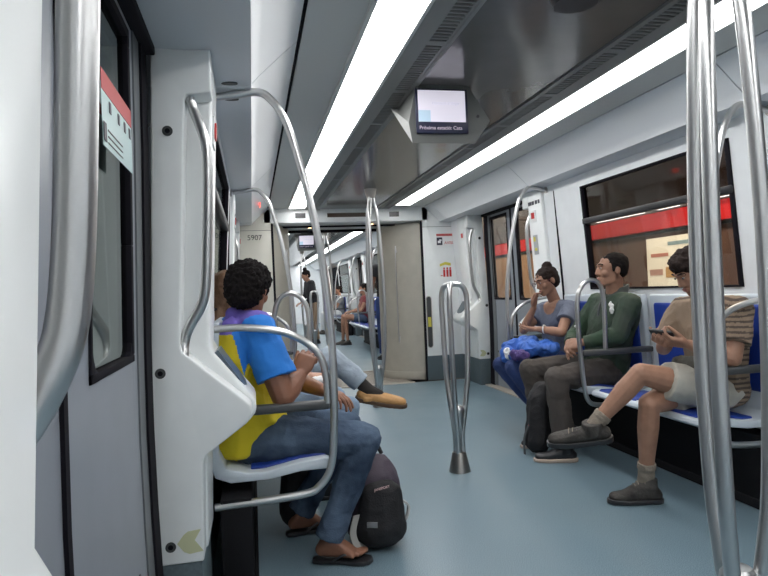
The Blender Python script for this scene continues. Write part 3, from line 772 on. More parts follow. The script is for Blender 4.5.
def face_bits(t, c, f, u, k=1., brow='hair_black', lips=True, glasses=False):
    f, u, l = basis(f, u); c = V(c); ax = (l, f, u)
    for sg in (-1, 1):
        B = Blob(); B.ell(c+f*.082*k+u*.019*k+l*sg*.031*k, (.0115*k,.006*k,.0055*k), ax); e = add(B.mesh('eye', .003, 1), 'eye', 'eyewhite', t)
        B = Blob(); B.ell(c+f*.0868*k+u*.018*k+l*sg*.031*k, (.0062*k,.003*k,.0058*k), ax); add(B.mesh('iris', .002, 1), 'iris', 'ink', e)
        B = Blob(); B.multi((c+f*.090*k+u*.043*k+l*sg*.014*k, .0045*k), (c+f*.086*k+u*.047*k+l*sg*.034*k, .0045*k), (c+f*.074*k+u*.041*k+l*sg*.052*k, .003*k)); add(B.mesh('eyebrow', .003, 1), 'eyebrow', brow, t)
    if lips:
        B = Blob(); B.ell(c+f*.091*k-u*.047*k, (.022*k,.006*k,.005*k), ax); B.ell(c+f*.090*k-u*.056*k, (.018*k,.007*k,.006*k), ax); add(B.mesh('lips', .003, 1), 'lips', 'lips', t)
M['eyewhite'] = mat('eye_white', (.36,.33,.31), .3)
M['lips'] = mat('lips', (.33,.13,.11), .45)
M['hair_black'] = mat('hair_black', (.010,.008,.008), .85, bump=.7, bscale=90, spec=.15)
M['hair_dark'] = mat('hair_dark_brown', (.022,.014,.012), .8, bump=.6, bscale=90, spec=.2)
M['hair_brown'] = mat('hair_brown', (.16,.085,.045), .5, bump=.6, bscale=60)
M['denim'] = mat('denim_blue', (.036,.058,.105), .9, bump=.25, bscale=160, var=.35, vscale=6, noise_col=(.11,.155,.225), spec=.15)
M['denim_light'] = mat('denim_light', (.18,.25,.34), .8, bump=.25, bscale=160, var=.15, vscale=9)
M['denim_pale'] = mat('denim_pale', (.34,.40,.47), .8, bump=.25, bscale=160, var=.2, vscale=12)
M['denim_navy'] = mat('denim_navy', (.022,.045,.15), .8, bump=.25, bscale=160, var=.2, vscale=8)

def torso(B, J, w=.155, dpt=.10, inf=0., belly=.0, f=None):
    """J: pelvis, chest, neck points, lateral axis taken from the shoulders"""
    P, Cc, N = V(J['pelvis']), V(J['chest']), V(J['neck'])
    lat = (V(J['shL'])-V(J['shR'])).normalized(); up = (N-P).normalized(); fw = V(f) if f is not None else lat.cross(up)
    fw = (fw-up*fw.dot(up)).normalized()
    ax = (lat, fw, up); mid = P.lerp(Cc, .5)+fw*belly*.5
    i = inf
    B.multi((P, (w*1.02+i, dpt*1.12+i, .09+i), ax), (mid, (w*.92+i, dpt*1.05+i+belly, .10+i), ax))
    B.multi((mid, (w*.92+i, dpt*1.05+i+belly, .10+i), ax), (Cc, (w+i, dpt*1.1+i, .11+i), ax))
    B.multi((Cc, (w+i, dpt*1.1+i, .11+i), ax), (V(J['shL']), .052+i), (V(J['shR']), .052+i), (N-up*.05, (.055+i,.055+i,.035+i), ax))
    return fw, lat, up
def leg_pts(J, s, k=1.): return [(J['hip'+s], .088*k), (V(J['hip'+s]).lerp(V(J['knee'+s]), .5), .076*k), (J['knee'+s], .056*k)]
def shin_pts(J, s, k=1.):
    a, b = V(J['knee'+s]), V(J['ankle'+s])
    return [(a, .053*k), (a.lerp(b, .3), .055*k), (a.lerp(b, .65), .042*k), (b, .034*k)]
def arm_pts(J, s, k=1.):
    a, b, c = V(J['sh'+s]), V(J['el'+s]), V(J['wr'+s])
    return [(a, .053*k), (a.lerp(b, .5), .047*k), (b, .040*k), (b.lerp(c, .35), .041*k), (c, .025*k)]

def foot_frame(J, s):
    a = V(J['ankle'+s]); toe = V(J['toe'+s]); f = (toe-a); return a, toe
def shoe(t, name, a, toe, up, m_upper, m_sole, vox=.006, k=1., collar=.045, flat=None):
    """a = ankle joint, toe = tip of the sole, up = sole normal"""
    a = V(a); toe = V(toe); up = V(up).normalized(); h = up*(a-toe).dot(up)     # height of the ankle above the sole
    f = (toe-a+h).normalized(); lat = up.cross(f)
    base = a-h; L = (toe-base).length
    heel = base-f*.045*k; ball = base+f*(L*.55); tip = toe-f*.03*k
    ax = (lat, f, up)
    B = Blob()
    B.multi((heel+up*.040*k, (.034*k,.034*k,.030*k), ax), (ball+up*.035*k, (.045*k,.04*k,.028*k), ax), (a-up*.02, (.038*k,.045*k,.03*k), ax))
    B.multi((ball+up*.035*k, (.045*k,.04*k,.028*k), ax), (tip+up*.032*k, (.036*k,.032*k,.024*k), ax))
    B.frustum(a-up*.035+f*-.008, a+up*(collar-.03)-f*.012, .047*k, .044*k)
    up_ = add(B.mesh(name, vox, 2, folds=.004, fscale=22), name, m_upper, t)
    B = Blob()
    def dpts(c, r, z0, z1): return [c+lat*(cos(2*pi*i/14)*r)+f*(sin(2*pi*i/14)*r)+up*z for i in range(14) for z in (z0, z1)]
    B.hull(dpts(heel, .038*k, 0, .024*k)+dpts(ball, .049*k, 0, .022*k)); B.hull(dpts(ball, .049*k, 0, .022*k)+dpts(tip, .040*k, .002, .024*k))
    add(B.mesh('sole', .005, 1), 'sole', m_sole, up_)
    if m_upper == 'boot':                      # laces over the instep
        lc = MB(); p0 = ball+up*.062*k-f*.012; p1 = a-up*.012+f*.040*k
        for i in range(4):
            c_ = p0.lerp(p1, i/3.2)+up*.006; w_ = lat*(.026*k)
            lc.tube([c_-w_-up*.012, c_-w_*.5+up*.002, c_+w_*.5+up*.002, c_+w_-up*.012], .0028, 6, 3)
        lc.build('laces', 'sock', up_)
    return up_
def bare_foot(B, a, toe, up, side, k=1.):
    a = V(a); toe = V(toe); up = V(up).normalized(); h = up*(a-toe).dot(up); f = (toe-a+h).normalized(); lat = up.cross(f)
    base = a-h; L = (toe-base).length; ball = base+f*(L*.62)
    B.multi((base-f*.035+up*.028, .027*k), (ball+up*.020+lat*.02, .018*k), (ball+up*.018-lat*.022, .016*k), (a, .034*k))
    for i in range(5):
        o = (.034-.017*i)*side; r = (.0125,.0095,.009,.0085,.008)[i]; l = (1,.98,.92,.84,.74)[i]
        B.cone(ball+lat*o*.9+up*.018, base+f*(L*l-.01)+lat*o*1.1+up*.012, r+.003, r)

def face_dir(J): return V(J['face'])

# ---------------------------------------------------------------- man in the yellow shirt (left, near)
M['yel'] = mat('shirt_yellow', (.66,.52,.015), .8, bump=.15, bscale=220)
M['blu'] = mat('shirt_blue', (.02,.20,.66), .8, bump=.15, bscale=220)
M['pur'] = mat('shirt_purple', (.14,.10,.42), .8, bump=.15, bscale=220)
t = empty('person', (.0,2.7,0), 'heavy-set person in yellow shirt with blue sleeves, jeans and flip-flops, arms crossed', 'person')
J = dict(pelvis=(-.085,2.76,.555), chest=(-.105,2.73,.84), neck=(-.035,2.722,1.085), shL=(-.075,2.92,1.01), shR=(.018,2.565,1.015),
         elR=(.105,2.50,.735), wrR=(.185,2.62,.800), elL=(.13,2.93,.76), wrL=(.285,2.70,.715),
         hipR=(-.03,2.68,.535), kneeR=(.445,2.60,.505), ankleR=(.275,2.60,.095), hipL=(-.03,2.88,.535), kneeL=(.42,2.93,.50), ankleL=(.18,2.95,.10))
hf, hu = V((.50,.84,-.22)), V((.12,.12,1)); hc = V((-.008,2.70,1.165))
B = Blob(); torso(B, J, .165, .11, belly=.04)
B.cone(V(J['neck'])-V((0,0,.03)), hc-V((.0,.0,.05)), .066, .058); head_solid(B, hc, hf, hu, .98)
for s_ in 'LR':
    B.chain(arm_pts(J, s_, 1.22 if s_=='R' else 1.15)); B.chain(leg_pts(J, s_, .95)); B.chain(shin_pts(J, s_, .95))
hand(B, J['wrR'], (.42,.35,.82), (.3,.9,-.35), 1, .75, 1.0)
hand(B, J['wrL'], (.80,-.50,-.28), (-.25,.1,-.95), 1, .35, 1.0)
bare_foot(B, J['ankleR'], (.425,2.545,.025), (0,0,1), 1); bare_foot(B, J['ankleL'], (.32,2.98,.025), (0,0,1), -1)
add(B.mesh('body', .0045, 3), 'body', 'skin2', t)
face_bits(t, hc, hf, hu, .98)
f_, u_, l_ = basis(hf, hu); ax = (l_, f_, u_)
B = Blob(); B.multi((hc+u_*.050-f_*.022, (.098,.108,.088), ax), (hc-u_*.02-f_*.055, (.086,.065,.07), ax)); B.ell(hc+u_*.03-f_*.06, (.09,.07,.09), ax)
add(B.mesh('hair', .0045, 0, curl=.010, cscale=62, seed=3), 'hair', 'hair_black', t)
# jeans
B = Blob(); P = V(J['pelvis'])
B.multi((P, (.125,.20,.10)), (J['hipR'], .105), (J['hipL'], .105))
for s_ in 'LR':
    B.chain([(p, r+.016) for p, r in leg_pts(J, s_, 1.08)]); a, b = V(J['knee'+s_]), V(J['ankle'+s_])
    B.chain([(a, .074), (a.lerp(b,.35), .070), (a.lerp(b,.80), .058)]); B.frustum(a.lerp(b,.72), a.lerp(b,.99), .060, .066)
add(B.mesh('jeans', .0065, 3, folds=.014, fscale=11, seed=5), 'jeans', 'denim', t)
# shirt: yellow body, blue sleeves, purple yoke
B = Blob(); fw, lat, up = torso(B, J, .168, .118, inf=.020, belly=.045)
B.multi((V(J['pelvis'])+V((.01,-.01,.05)), (.175,.215,.09)), (V(J['pelvis'])+V((.0,-.02,-.065)), (.125,.185,.035))); B.multi((V(J['pelvis'])+V((.05,-.01,.06)), (.17,.205,.06)), (V(J['chest'])+V((.02,0,-.1)), (.15,.19,.08)))
B.ell((-.085,2.595,.90), (.080,.095,.17)); B.ell((-.085,2.66,.60), (.10,.12,.15))
for s_ in 'LR':
    a, b = V(J['sh'+s_]), V(J['el'+s_]); B.chain([(a, .078), (a.lerp(b,.45), .074)]); B.frustum(a.lerp(b,.3), a.lerp(b,.74), .076, .086)
B.multi((V(J['neck'])-up*.035, (.085,.085,.03)), (V(J['neck'])-up*.005-fw*.01, (.072,.075,.025)))
nk_ = V(J['neck'])
shR, shL, elR, elL = V(J['shR']), V(J['shL']), V(J['elR']), V(J['elL'])
def reg(p):
    for sh, el, sg in ((shR, elR, -1), (shL, elL, 1)):
        ax_ = (el-sh).normalized(); q = p-sh; tt = q.dot(ax_); dd = (q-ax_*tt).length
        if (p-nk_).dot(lat)*sg > .178+.9*max(0,p.z-1.035) and dd < .115 and tt < (el-sh).length*.8: return 1
    if p.z > .995: return 2
    return 0
add(B.mesh('shirt', .006, 3, folds=.012, fscale=10, seed=8), 'shirt', ['yel','blu','pur'], t, reg)
# flip-flops
for a, tp, tg in ((V(J['ankleR']), V((.435,2.545,.0)), 'R'), (V(J['ankleL']), V((.33,2.98,.0)), 'L')):
    f2 = (tp-V((a.x,a.y,0))).normalized(); l2 = V((0,0,1)).cross(f2); bs = V((a.x,a.y,0))
    outl = [bs+f2*x+l2*y for x, y in ((-.075,.0),(-.068,.026),(-.03,.036),(.04,.036),(.10,.046),(.15,.046),(.178,.028),(.188,0),(.178,-.028),(.15,-.046),(.10,-.044),(.04,-.034),(-.03,-.034),(-.068,-.026))]
    fo = MB().prism([(p.x,p.y) for p in outl], .001, .018, axis='z').build('flip_flop', 'pblack', t, bevel=.005)
    st_ = MB(); q = bs+f2*.125+V((0,0,.02)); 
    for sg in (-1, 1): st_.tube([bs+f2*.02+l2*.036*sg+V((0,0,.02)), bs+f2*.07+l2*.036*sg+V((0,0,.045)), q+f2*-.012+l2*.006*sg+V((0,0,.024)), q], .006, 8, 4)
    st_.build('strap', 'pblack', fo)

# ---------------------------------------------------------------- long-haired passenger in jeans (left, second)
t = empty('person', (0,3.3,0), 'person with long brown hair and light blue jeans, mostly hidden behind the yellow shirt', 'person')
J = dict(pelvis=(-.06,3.33,.545), chest=(-.07,3.33,.80), neck=(-.07,3.33,1.02), shL=(-.06,3.49,.95), shR=(-.05,3.17,.95),
         elR=(.05,3.06,.76), wrR=(.27,3.12,.72), elL=(.05,3.55,.72), wrL=(.25,3.42,.70),
         hipR=(0,3.25,.535), kneeR=(.455,3.12,.545), ankleR=(.42,3.13,.10), hipL=(0,3.41,.535), kneeL=(.425,3.37,.56), ankleL=(.36,3.40,.10))
hf, hu = V((1,-.15,-.15)), V((.1,0,1)); hc = V((-.105,3.24,1.155))
B = Blob(); torso(B, J, .135, .09); B.cone(V(J['neck'])-V((0,0,.03)), hc-V((0,0,.05)), .05, .048); head_solid(B, hc, hf, hu, .93)
for s_ in 'LR': B.chain(arm_pts(J, s_, .9)); B.chain(leg_pts(J, s_, .85)); B.chain(shin_pts(J, s_, .85))
hand(B, J['wrR'], (.8,.3,-.1), (0,.3,-1), 1, .5, .92); hand(B, J['wrL'], (.8,-.4,-.1), (0,-.3,-1), -1, .5, .92)
add(B.mesh('body', .006, 3), 'body', 'skin', t); face_bits(t, hc, hf, hu, .93, 'hair_brown')
f_, u_, l_ = basis(hf, hu); ax = (l_, f_, u_)
B = Blob(); B.multi((hc+u_*.048-f_*.02, (.086,.098,.082), ax), (hc-u_*.05-f_*.05, (.085,.05,.09), ax)); B.multi((hc-u_*.05-f_*.05, (.085,.045,.07), ax), (hc-u_*.20-f_*.045-l_*.03, (.075,.035,.05), ax))
add(B.mesh('hair', .007, 2, curl=.006, cscale=22, seed=2), 'hair', 'hair_brown', t)
B = Blob(); torso(B, J, .14, .095, inf=.014)
for s_ in 'LR': a, b = V(J['sh'+s_]), V(J['el'+s_]); B.frustum(a, a.lerp(b,.5), .062, .060)
add(B.mesh('top', .008, 3, folds=.008, seed=4), 'top', mat('top_cream',(.55,.5,.42),.8), t)
B = Blob(); B.multi((V(J['pelvis']), (.11,.17,.09)), (J['hipR'], .09), (J['hipL'], .09))
for s_ in 'LR':
    B.chain([(p, r+.012) for p, r in leg_pts(J, s_, .98)]); a, b = V(J['knee'+s_]), V(J['ankle'+s_]); B.chain([(a, .064), (a.lerp(b,.35), .060), (a.lerp(b,.95), .050)])
add(B.mesh('jeans', .007, 3, folds=.010, seed=6), 'jeans', 'denim_light', t)
for s_, o in (('R',(.56,3.10,.0)),('L',(.50,3.40,.0))): shoe(t, 'shoe', J['ankle'+s_], o, (0,0,1), 'pblack', 'pblack', .007, .92)
B = Blob(); B.multi(((.30,3.13,.705), (.05,.05,.022)), ((.36,3.10,.695), (.035,.04,.018))); tag(add(B.mesh('tissue', .006, 1, folds=.012, fscale=30), 'white_bundle', 'stickw', None), 'small crumpled white bundle held on the lap in light blue jeans', 'bundle')

# ---------------------------------------------------------------- passenger with crossed legs and tan shoe (left, third)
t = empty('person', (0,3.85,0), 'person in pale jeans, one leg crossed, dark sock and tan shoe out in the aisle', 'person')
J = dict(pelvis=(-.05,3.9,.55), chest=(-.08,3.9,.82), neck=(-.09,3.9,1.03), shL=(-.09,4.07,.96), shR=(-.08,3.73,.96),
         elR=(.03,3.67,.75), wrR=(.24,3.78,.70), elL=(.03,4.13,.74), wrL=(.24,4.0,.70),
         hipR=(0,3.82,.55), kneeR=(.46,3.80,.745), ankleR=(.685,3.76,.525), hipL=(0,3.98,.545), kneeL=(.45,3.92,.56), ankleL=(.42,3.93,.10))
hf, hu = V((1,-.1,-.05)), V((0,0,1)); hc = V((-.105,3.88,1.165))
B = Blob(); torso(B, J, .15, .10); B.cone(V(J['neck'])-V((0,0,.03)), hc-V((0,0,.05)), .055, .052); head_solid(B, hc, hf, hu, .96)
for s_ in 'LR': B.chain(arm_pts(J, s_, .95)); B.chain(leg_pts(J, s_, .88)); B.chain(shin_pts(J, s_, .88))
hand(B, J['wrR'], (.8,.4,.0), (0,0,-1), 1, .4, .95); hand(B, J['wrL'], (.8,-.4,-.0), (0,0,-1), -1, .4, .95)
add(B.mesh('body', .007, 3), 'body', 'skin3', t); face_bits(t, hc, hf, hu, .96)
f_, u_, l_ = basis(hf, hu); ax = (l_, f_, u_)
B = Blob(); B.ell(hc+u_*.050-f_*.022, (.083,.096,.080), ax); add(B.mesh('hair', .007, 1, curl=.005, cscale=30), 'hair', 'hair_dark', t)
B = Blob(); torso(B, J, .155, .105, inf=.016)
for s_ in 'LR': a, b = V(J['sh'+s_]), V(J['el'+s_]); B.frustum(a, a.lerp(b,.55), .064, .062)
add(B.mesh('shirt', .008, 3, folds=.008, seed=4), 'shirt', mat('shirt_grey',(.22,.23,.25),.8), t)
B = Blob(); B.multi((V(J['pelvis']), (.12,.18,.09)), (J['hipR'], .095), (J['hipL'], .095))
for s_ in 'LR':
    B.chain([(p, r+.012) for p, r in leg_pts(J, s_, .98)]); a, b = V(J['knee'+s_]), V(J['ankle'+s_]); B.chain([(a, .070), (a.lerp(b,.45), .066)]); B.frustum(a.lerp(b,.3), a.lerp(b,.80), .068, .064)
add(B.mesh('jeans', .0065, 3, folds=.012, seed=9), 'jeans', 'denim_pale', t)
a, b = V(J['kneeR']), V(J['ankleR'])
B = Blob(); B.chain([(a.lerp(b,.55), .045), (b, .040)]); B.cone(b, b+V((.07,-.005,-.035)), .038, .030); add(B.mesh('sock', .006, 2), 'sock', mat('sock_dark',(.03,.025,.022),.9), t)
M['tan'] = mat('shoe_tan', (.50,.27,.10), .55, bump=.2, bscale=60); M['tansole'] = mat('shoe_tan_sole', (.10,.055,.03), .6)
shoe(t, 'shoe', b+V((.012,0,-.03)), b+V((.225,-.03,-.125)), (.15,-.25,.95), 'tan', 'tansole', .0055, 1.12, collar=.02)
shoe(t, 'shoe', J['ankleL'], (.57,3.90,.0), (0,0,1), 'tan', 'tansole', .007, .98)

# ---------------------------------------------------------------- woman with a hair bun (right, far seat)
M['greytop'] = mat('top_blue_grey', (.135,.155,.215), .85, bump=.2, bscale=150)
t = empty('person', (2.3,4.4,0), 'woman with dark hair bun and grey-blue top, cheek resting on her hand, glasses on', 'person')
J = dict(pelvis=(2.36,4.44,.545), chest=(2.35,4.42,.80), neck=(2.315,4.385,1.015), shL=(2.34,4.21,.945), shR=(2.30,4.56,.925),
         elR=(2.10,4.52,.775), wrR=(2.135,4.395,.955), elL=(2.20,4.10,.775), wrL=(2.08,4.22,.80),
         hipR=(2.30,4.52,.53), kneeR=(1.88,4.47,.52), ankleR=(2.16,4.30,.10), hipL=(2.30,4.36,.53), kneeL=(1.89,4.27,.52), ankleL=(2.14,4.16,.10))
hf, hu = V((-.93,-.15,-.32)), V((-.25,.05,1)); hc = V((2.235,4.36,1.15))
B = Blob(); torso(B, J, .140, .092); B.cone(V(J['neck'])-V((0,0,.03)), hc+V((.02,0,-.045)), .048, .046); head_solid(B, hc, hf, hu, .93)
for s_ in 'LR': B.chain(arm_pts(J, s_, .88)); B.chain(leg_pts(J, s_, .88)); B.chain(shin_pts(J, s_, .88))
hand(B, J['wrR'], (.10,-.06,1), (.5,-.7,-.1), -1, .55, .9); hand(B, J['wrL'], (-.62,.72,.02), (-.1,-.2,1), -1, .35, .92)
add(B.mesh('body', .0045, 3), 'body', 'skin3', t); face_bits(t, hc, hf, hu, .93, 'hair_dark')
f_, u_, l_ = basis(hf, hu); ax = (l_, f_, u_)
B = Blob(); B.multi((hc+u_*.045-f_*.022, (.082,.094,.078), ax), (hc-u_*.01-f_*.055, (.068,.05,.06), ax)); B.ell(hc+u_*.112-f_*.055, (.043,.043,.038), ax)
add(B.mesh('hair', .005, 1, curl=.005, cscale=45, seed=1), 'hair', 'hair_dark', t)
g = MB()
for sg in (-1, 1):
    c0 = hc+f_*.098+u_*.014+l_*sg*.031
    g.tube([c0+l_*(.021*cos(2*pi*k/14))+u_*(.016*sin(2*pi*k/14)) for k in range(15)], .0018, 6, 0)
    g.tube([c0+l_*sg*.021, hc+l_*sg*.078+f_*.0+u_*.018], .0018, 6, 0)
g.build('glasses', mat('glasses_frame',(.12,.03,.04),.4), t)
B = Blob(); fw, lat, up = torso(B, J, .145, .098, inf=.014)
for s_ in 'LR': a, b = V(J['sh'+s_]), V(J['el'+s_]); B.chain([(a,.062),(a.lerp(b,.3),.062)]); B.frustum(a.lerp(b,.1), a.lerp(b,.52), .062, .068)
me = B.mesh('top', .006, 3, folds=.010, fscale=12, seed=11)
nk = V(J['neck'])
def reg(p): # scooped neckline shows skin at the front
    q = p-nk; return 1 if (q.dot(fw) > -.01 and (q-fw*.05+V((0,0,.03))).length < .088) else 0
add(me, 'top', ['greytop','skin3'], t, reg)
B = Blob(); B.multi((V(J['pelvis']), (.12,.17,.09)), (J['hipR'], .09), (J['hipL'], .09))
for s_ in 'LR':
    B.chain([(p, r+.013) for p, r in leg_pts(J, s_, 1.0)]); a, b = V(J['knee'+s_]), V(J['ankle'+s_]); B.chain([(a, .070), (a.lerp(b,.35), .064), (a.lerp(b,.95), .05)])
add(B.mesh('jeans', .007, 3, folds=.010, seed=12), 'jeans', 'denim_navy', t)
for s_, o in (('R',(2.01,4.31,0)),('L',(1.99,4.17,0))): shoe(t, 'shoe', J['ankle'+s_], o, (0,0,1), 'pblack', 'pblack', .007, .9)
m = MB(); c0 = V(J['wrL'])-V((-.03,.035,0)); dd = V((-.62,.72,.02)).normalized(); x1 = dd.orthogonal().normalized(); y1 = dd.cross(x1)
m.tube([c0+(x1*cos(2*pi*k/16)+y1*sin(2*pi*k/16))*.030 for k in range(17)], .005, 8, 0); m.build('bracelet', 'stickw', t)
# blue jacket bundled on her lap
B = Blob()
for c, r in (((2.06,4.36,.66),(.10,.15,.075)),((2.00,4.22,.665),(.09,.12,.07)),((1.97,4.44,.64),(.085,.12,.085)),((2.12,4.18,.66),(.09,.10,.07)),((1.90,4.36,.60),(.05,.15,.07)),((2.08,4.48,.66),(.07,.08,.07))): B.ell(c, r)
jk = add(B.mesh('jacket', .007, 2, folds=.045, fscale=13, seed=21), 'folded_jacket', mat('jacket_blue',(.035,.13,.50),.6,var=.25,vscale=10), None)
tag(jk, 'bright blue jacket bundled on the lap of the woman with the bun', 'jacket')
B = Blob(); B.multi(((1.885,4.24,.62),(.03,.10,.045)),((1.90,4.10,.63),(.03,.06,.04))); add(B.mesh('lining', .006, 2, folds=.02, fscale=25, seed=3), 'lining', mat('lining_purple',(.07,.04,.18),.6), jk)
B = Blob(); B.ell((1.862,4.31,.625), (.02,.045,.048)); add(B.mesh('white_patch', .005, 1, folds=.02, fscale=40), 'white_patch', 'stickw', jk)

# ---------------------------------------------------------------- man in the green pullover (right, middle)
M['green'] = mat('pullover_green', (.028,.080,.038), .85, bump=.2, bscale=180, var=.35, vscale=5, noise_col=(.055,.065,.055))
M['brownp'] = mat('trousers_brown', (.062,.052,.047), .85, bump=.2, bscale=180, var=.12, vscale=10)
t = empty('person', (2.3,3.8,0), 'man with short dark hair in green pullover and brown trousers, hands clasped in his lap', 'person')
J = dict(pelvis=(2.33,3.77,.55), chest=(2.375,3.72,.82), neck=(2.375,3.67,1.06), shL=(2.37,3.50,.985), shR=(2.36,3.86,.985),
         elL=(2.275,3.50,.79), wrL=(2.09,3.625,.745), elR=(2.22,3.92,.77), wrR=(2.07,3.76,.73),
         hipR=(2.28,3.90,.535), kneeR=(1.88,3.965,.545), ankleR=(1.97,3.95,.09), hipL=(2.28,3.67,.535), kneeL=(1.88,3.59,.53), ankleL=(1.91,3.58,.09))
hf, hu = V((-.97,.22,.02)), V((-.04,.0,1)); hc = V((2.335,3.635,1.205))
B = Blob(); torso(B, J, .165, .105); B.cone(V(J['neck'])-V((0,0,.04)), hc+V((.015,0,-.055)), .060, .056); head_solid(B, hc, hf, hu, 1.0)
for s_ in 'LR': B.chain(arm_pts(J, s_, 1.)); B.chain(leg_pts(J, s_, .95)); B.chain(shin_pts(J, s_, .95))
hand(B, J['wrL'], (-.45,.55,-.12), (.35,.5,-.5), 1, .65, 1.0); hand(B, J['wrR'], (-.35,-.65,-.12), (.5,-.5,-.6), -1, .7, 1.0)
add(B.mesh('body', .0045, 3), 'body', 'skin3', t); face_bits(t, hc, hf, hu, 1.)
f_, u_, l_ = basis(hf, hu); ax = (l_, f_, u_)
B = Blob(); B.multi((hc+u_*.052-f_*.022, (.079,.0935,.0755), ax), (hc+u_*.01-f_*.062, (.070,.045,.06), ax))
for sg in (-1, 1): B.multi((hc+u_*.05+l_*sg*.066+f_*.012, .012), (hc+u_*.0+l_*sg*.073+f_*.014, .007), (hc+u_*.03+l_*sg*.070-f_*.03, .012))
add(B.mesh('hair', .004, 2, curl=.0015, cscale=60, seed=1), 'hair', 'hair_black', t)
B = Blob(); fw, lat, up = torso(B, J, .172, .112, inf=.020)
B.multi((V(J['pelvis'])+V((0,0,.02)), (.14,.19,.08)), (V(J['pelvis'])+V((-.02,0,-.01)), (.13,.18,.05)))
for s_ in 'LR': B.chain([(p, r+.020) for p, r in arm_pts(J, s_, 1.05)][:4]); a, b = V(J['el'+s_]), V(J['wr'+s_]); B.frustum(a.lerp(b,.2), a.lerp(b,.93), .060, .042)
B.multi((V(J['neck'])-up*.03, (.075,.075,.03)), (V(J['neck'])+up*.012-fw*.008, (.060,.062,.02)))
add(B.mesh('pullover', .006, 3, folds=.014, fscale=9, seed=14), 'pullover', 'green', t)
nk = V(J['neck'])
cb = MB(); cb.ribbon([nk+V((.072*cos(a_)+.012, .072*sin(a_)-.004, .012-.018*(-cos(a_)))) for a_ in [radians(x_) for x_ in (195,235,275,315,0,45,85,125,165)]], .05, .012, (.1,0,1)); cb.build('collar', mat('collar_grey',(.10,.11,.105),.85), t)
cz = MB(); cz.ribbon([nk+V((-.082,-.012,-.01)), nk+V((-.118,-.005,-.075)), nk+V((-.134,.0,-.15))], .012, .008, (0,1,0)); cz.build('zip', 'arm', t)
c0 = V(J['shL'])+V((-.085,.055,-.025))
B = Blob(); B.ell(c0+V((-.012,.0,.0)), (.006,.026,.042)); B.ell(c0+V((-.014,.012,.03)), (.006,.014,.022)); add(B.mesh('chest_badge', .0035, 1, folds=.01, fscale=50), 'chest_badge', 'stickw', t)
B = Blob(); B.ell(V(J['elR']).lerp(V(J['shR']),.25)+V((-.058,-.02,0)), (.007,.022,.020)); add(B.mesh('sleeve_badge', .0035, 1), 'sleeve_badge', 'stickw', t)
B = Blob(); B.multi((V(J['pelvis']), (.125,.19,.09)), (J['hipR'], .10), (J['hipL'], .10))
for s_ in 'LR':
    B.chain([(p, r+.016) for p, r in leg_pts(J, s_, 1.02)]); a, b = V(J['knee'+s_]), V(J['ankle'+s_]); B.chain([(a, .078), (a.lerp(b,.4), .074)]); B.frustum(a.lerp(b,.3), a.lerp(b,.98), .074, .072)
add(B.mesh('trousers', .0065, 3, folds=.014, fscale=10, seed=15), 'trousers', 'brownp', t)
M['palesole'] = mat('sole_pale', (.45,.36,.30), .6)
for s_, o in (('R',(1.79,3.97,0)),('L',(1.73,3.64,0))): shoe(t, 'shoe', J['ankle'+s_], o, (0,0,1), 'pblack', 'palesole', .006, 1.)

# ---------------------------------------------------------------- man in beige shorts (right, near)
def striped(p):
    return 1 if (p.y < 2.60 or p.z > 1.02) and ((p.z*38+.6*noise.noise(p*6)) % 1) < .40 else 0
M['tee'] = mat('tee_brown', (.255,.185,.13), .85, bump=.2, bscale=180, var=.08)
M['tee2'] = mat('tee_stripe', (.085,.060,.048), .85, bump=.2, bscale=180)
M['beige2'] = mat('shorts_beige', (.44,.42,.37), .85, bump=.2, bscale=180, var=.08, vscale=12)
M['sock'] = mat('sock_taupe', (.25,.21,.17), .95, bump=.4, bscale=220)
M['boot'] = mat('trail_shoe', (.030,.026,.024), .7, bump=.5, bscale=70, var=.3, vscale=14, noise_col=(.07,.062,.055))
t = empty('person', (2.3,2.75,0), 'man in brown tee and beige shorts, legs crossed, looking down at his phone', 'person')
J = dict(pelvis=(2.33,2.74,.555), chest=(2.335,2.73,.82), neck=(2.29,2.72,1.045), shL=(2.31,2.54,.975), shR=(2.28,2.90,.97),
         elL=(2.22,2.49,.745), wrL=(2.07,2.60,.815), elR=(2.19,2.95,.76), wrR=(2.05,2.74,.815),
         hipR=(2.26,2.83,.545), kneeR=(1.91,2.70,.520), ankleR=(1.925,2.775,.115), hipL=(2.26,2.66,.56), kneeL=(1.87,2.70,.675), ankleL=(1.655,2.80,.41))
hf, hu = V((-.85,.02,-.52)), V((-.48,.02,.88)); hc = V((2.205,2.715,1.165))
B = Blob(); torso(B, J, .160, .10); B.cone(V(J['neck'])-V((0,0,.04)), hc+V((.02,0,-.045)), .056, .054); head_solid(B, hc, hf, hu, .97)
for s_ in 'LR': B.chain(arm_pts(J, s_, 1.)); B.chain(leg_pts(J, s_, .95)); B.chain(shin_pts(J, s_, .98))
hand(B, J['wrL'], (-.75,.35,.18), (-.1,.45,.8), -1, .65, 1.0); hand(B, J['wrR'], (-.78,-.50,.1), (0,-.5,.8), 1, .8, 1.0)
add(B.mesh('body', .0045, 3), 'body', 'skin3', t); face_bits(t, hc, hf, hu, .97)
f_, u_, l_ = basis(hf, hu); ax = (l_, f_, u_)
B = Blob(); B.multi((hc+u_*.062-f_*.012, (.088,.100,.074), ax), (hc+u_*.0-f_*.062, (.078,.05,.06), ax)); B.ell(hc+u_*.09+f_*.045, (.06,.045,.035), ax)
add(B.mesh('hair', .006, 1, curl=.012, cscale=36, seed=6), 'hair', 'hair_dark', t)
B = Blob(); fw, lat, up = torso(B, J, .165, .108, inf=.018)
for s_ in 'LR': a, b = V(J['sh'+s_]), V(J['el'+s_]); B.chain([(a,.072),(a.lerp(b,.35),.070)]); B.frustum(a.lerp(b,.2), a.lerp(b,.70), .070, .074)
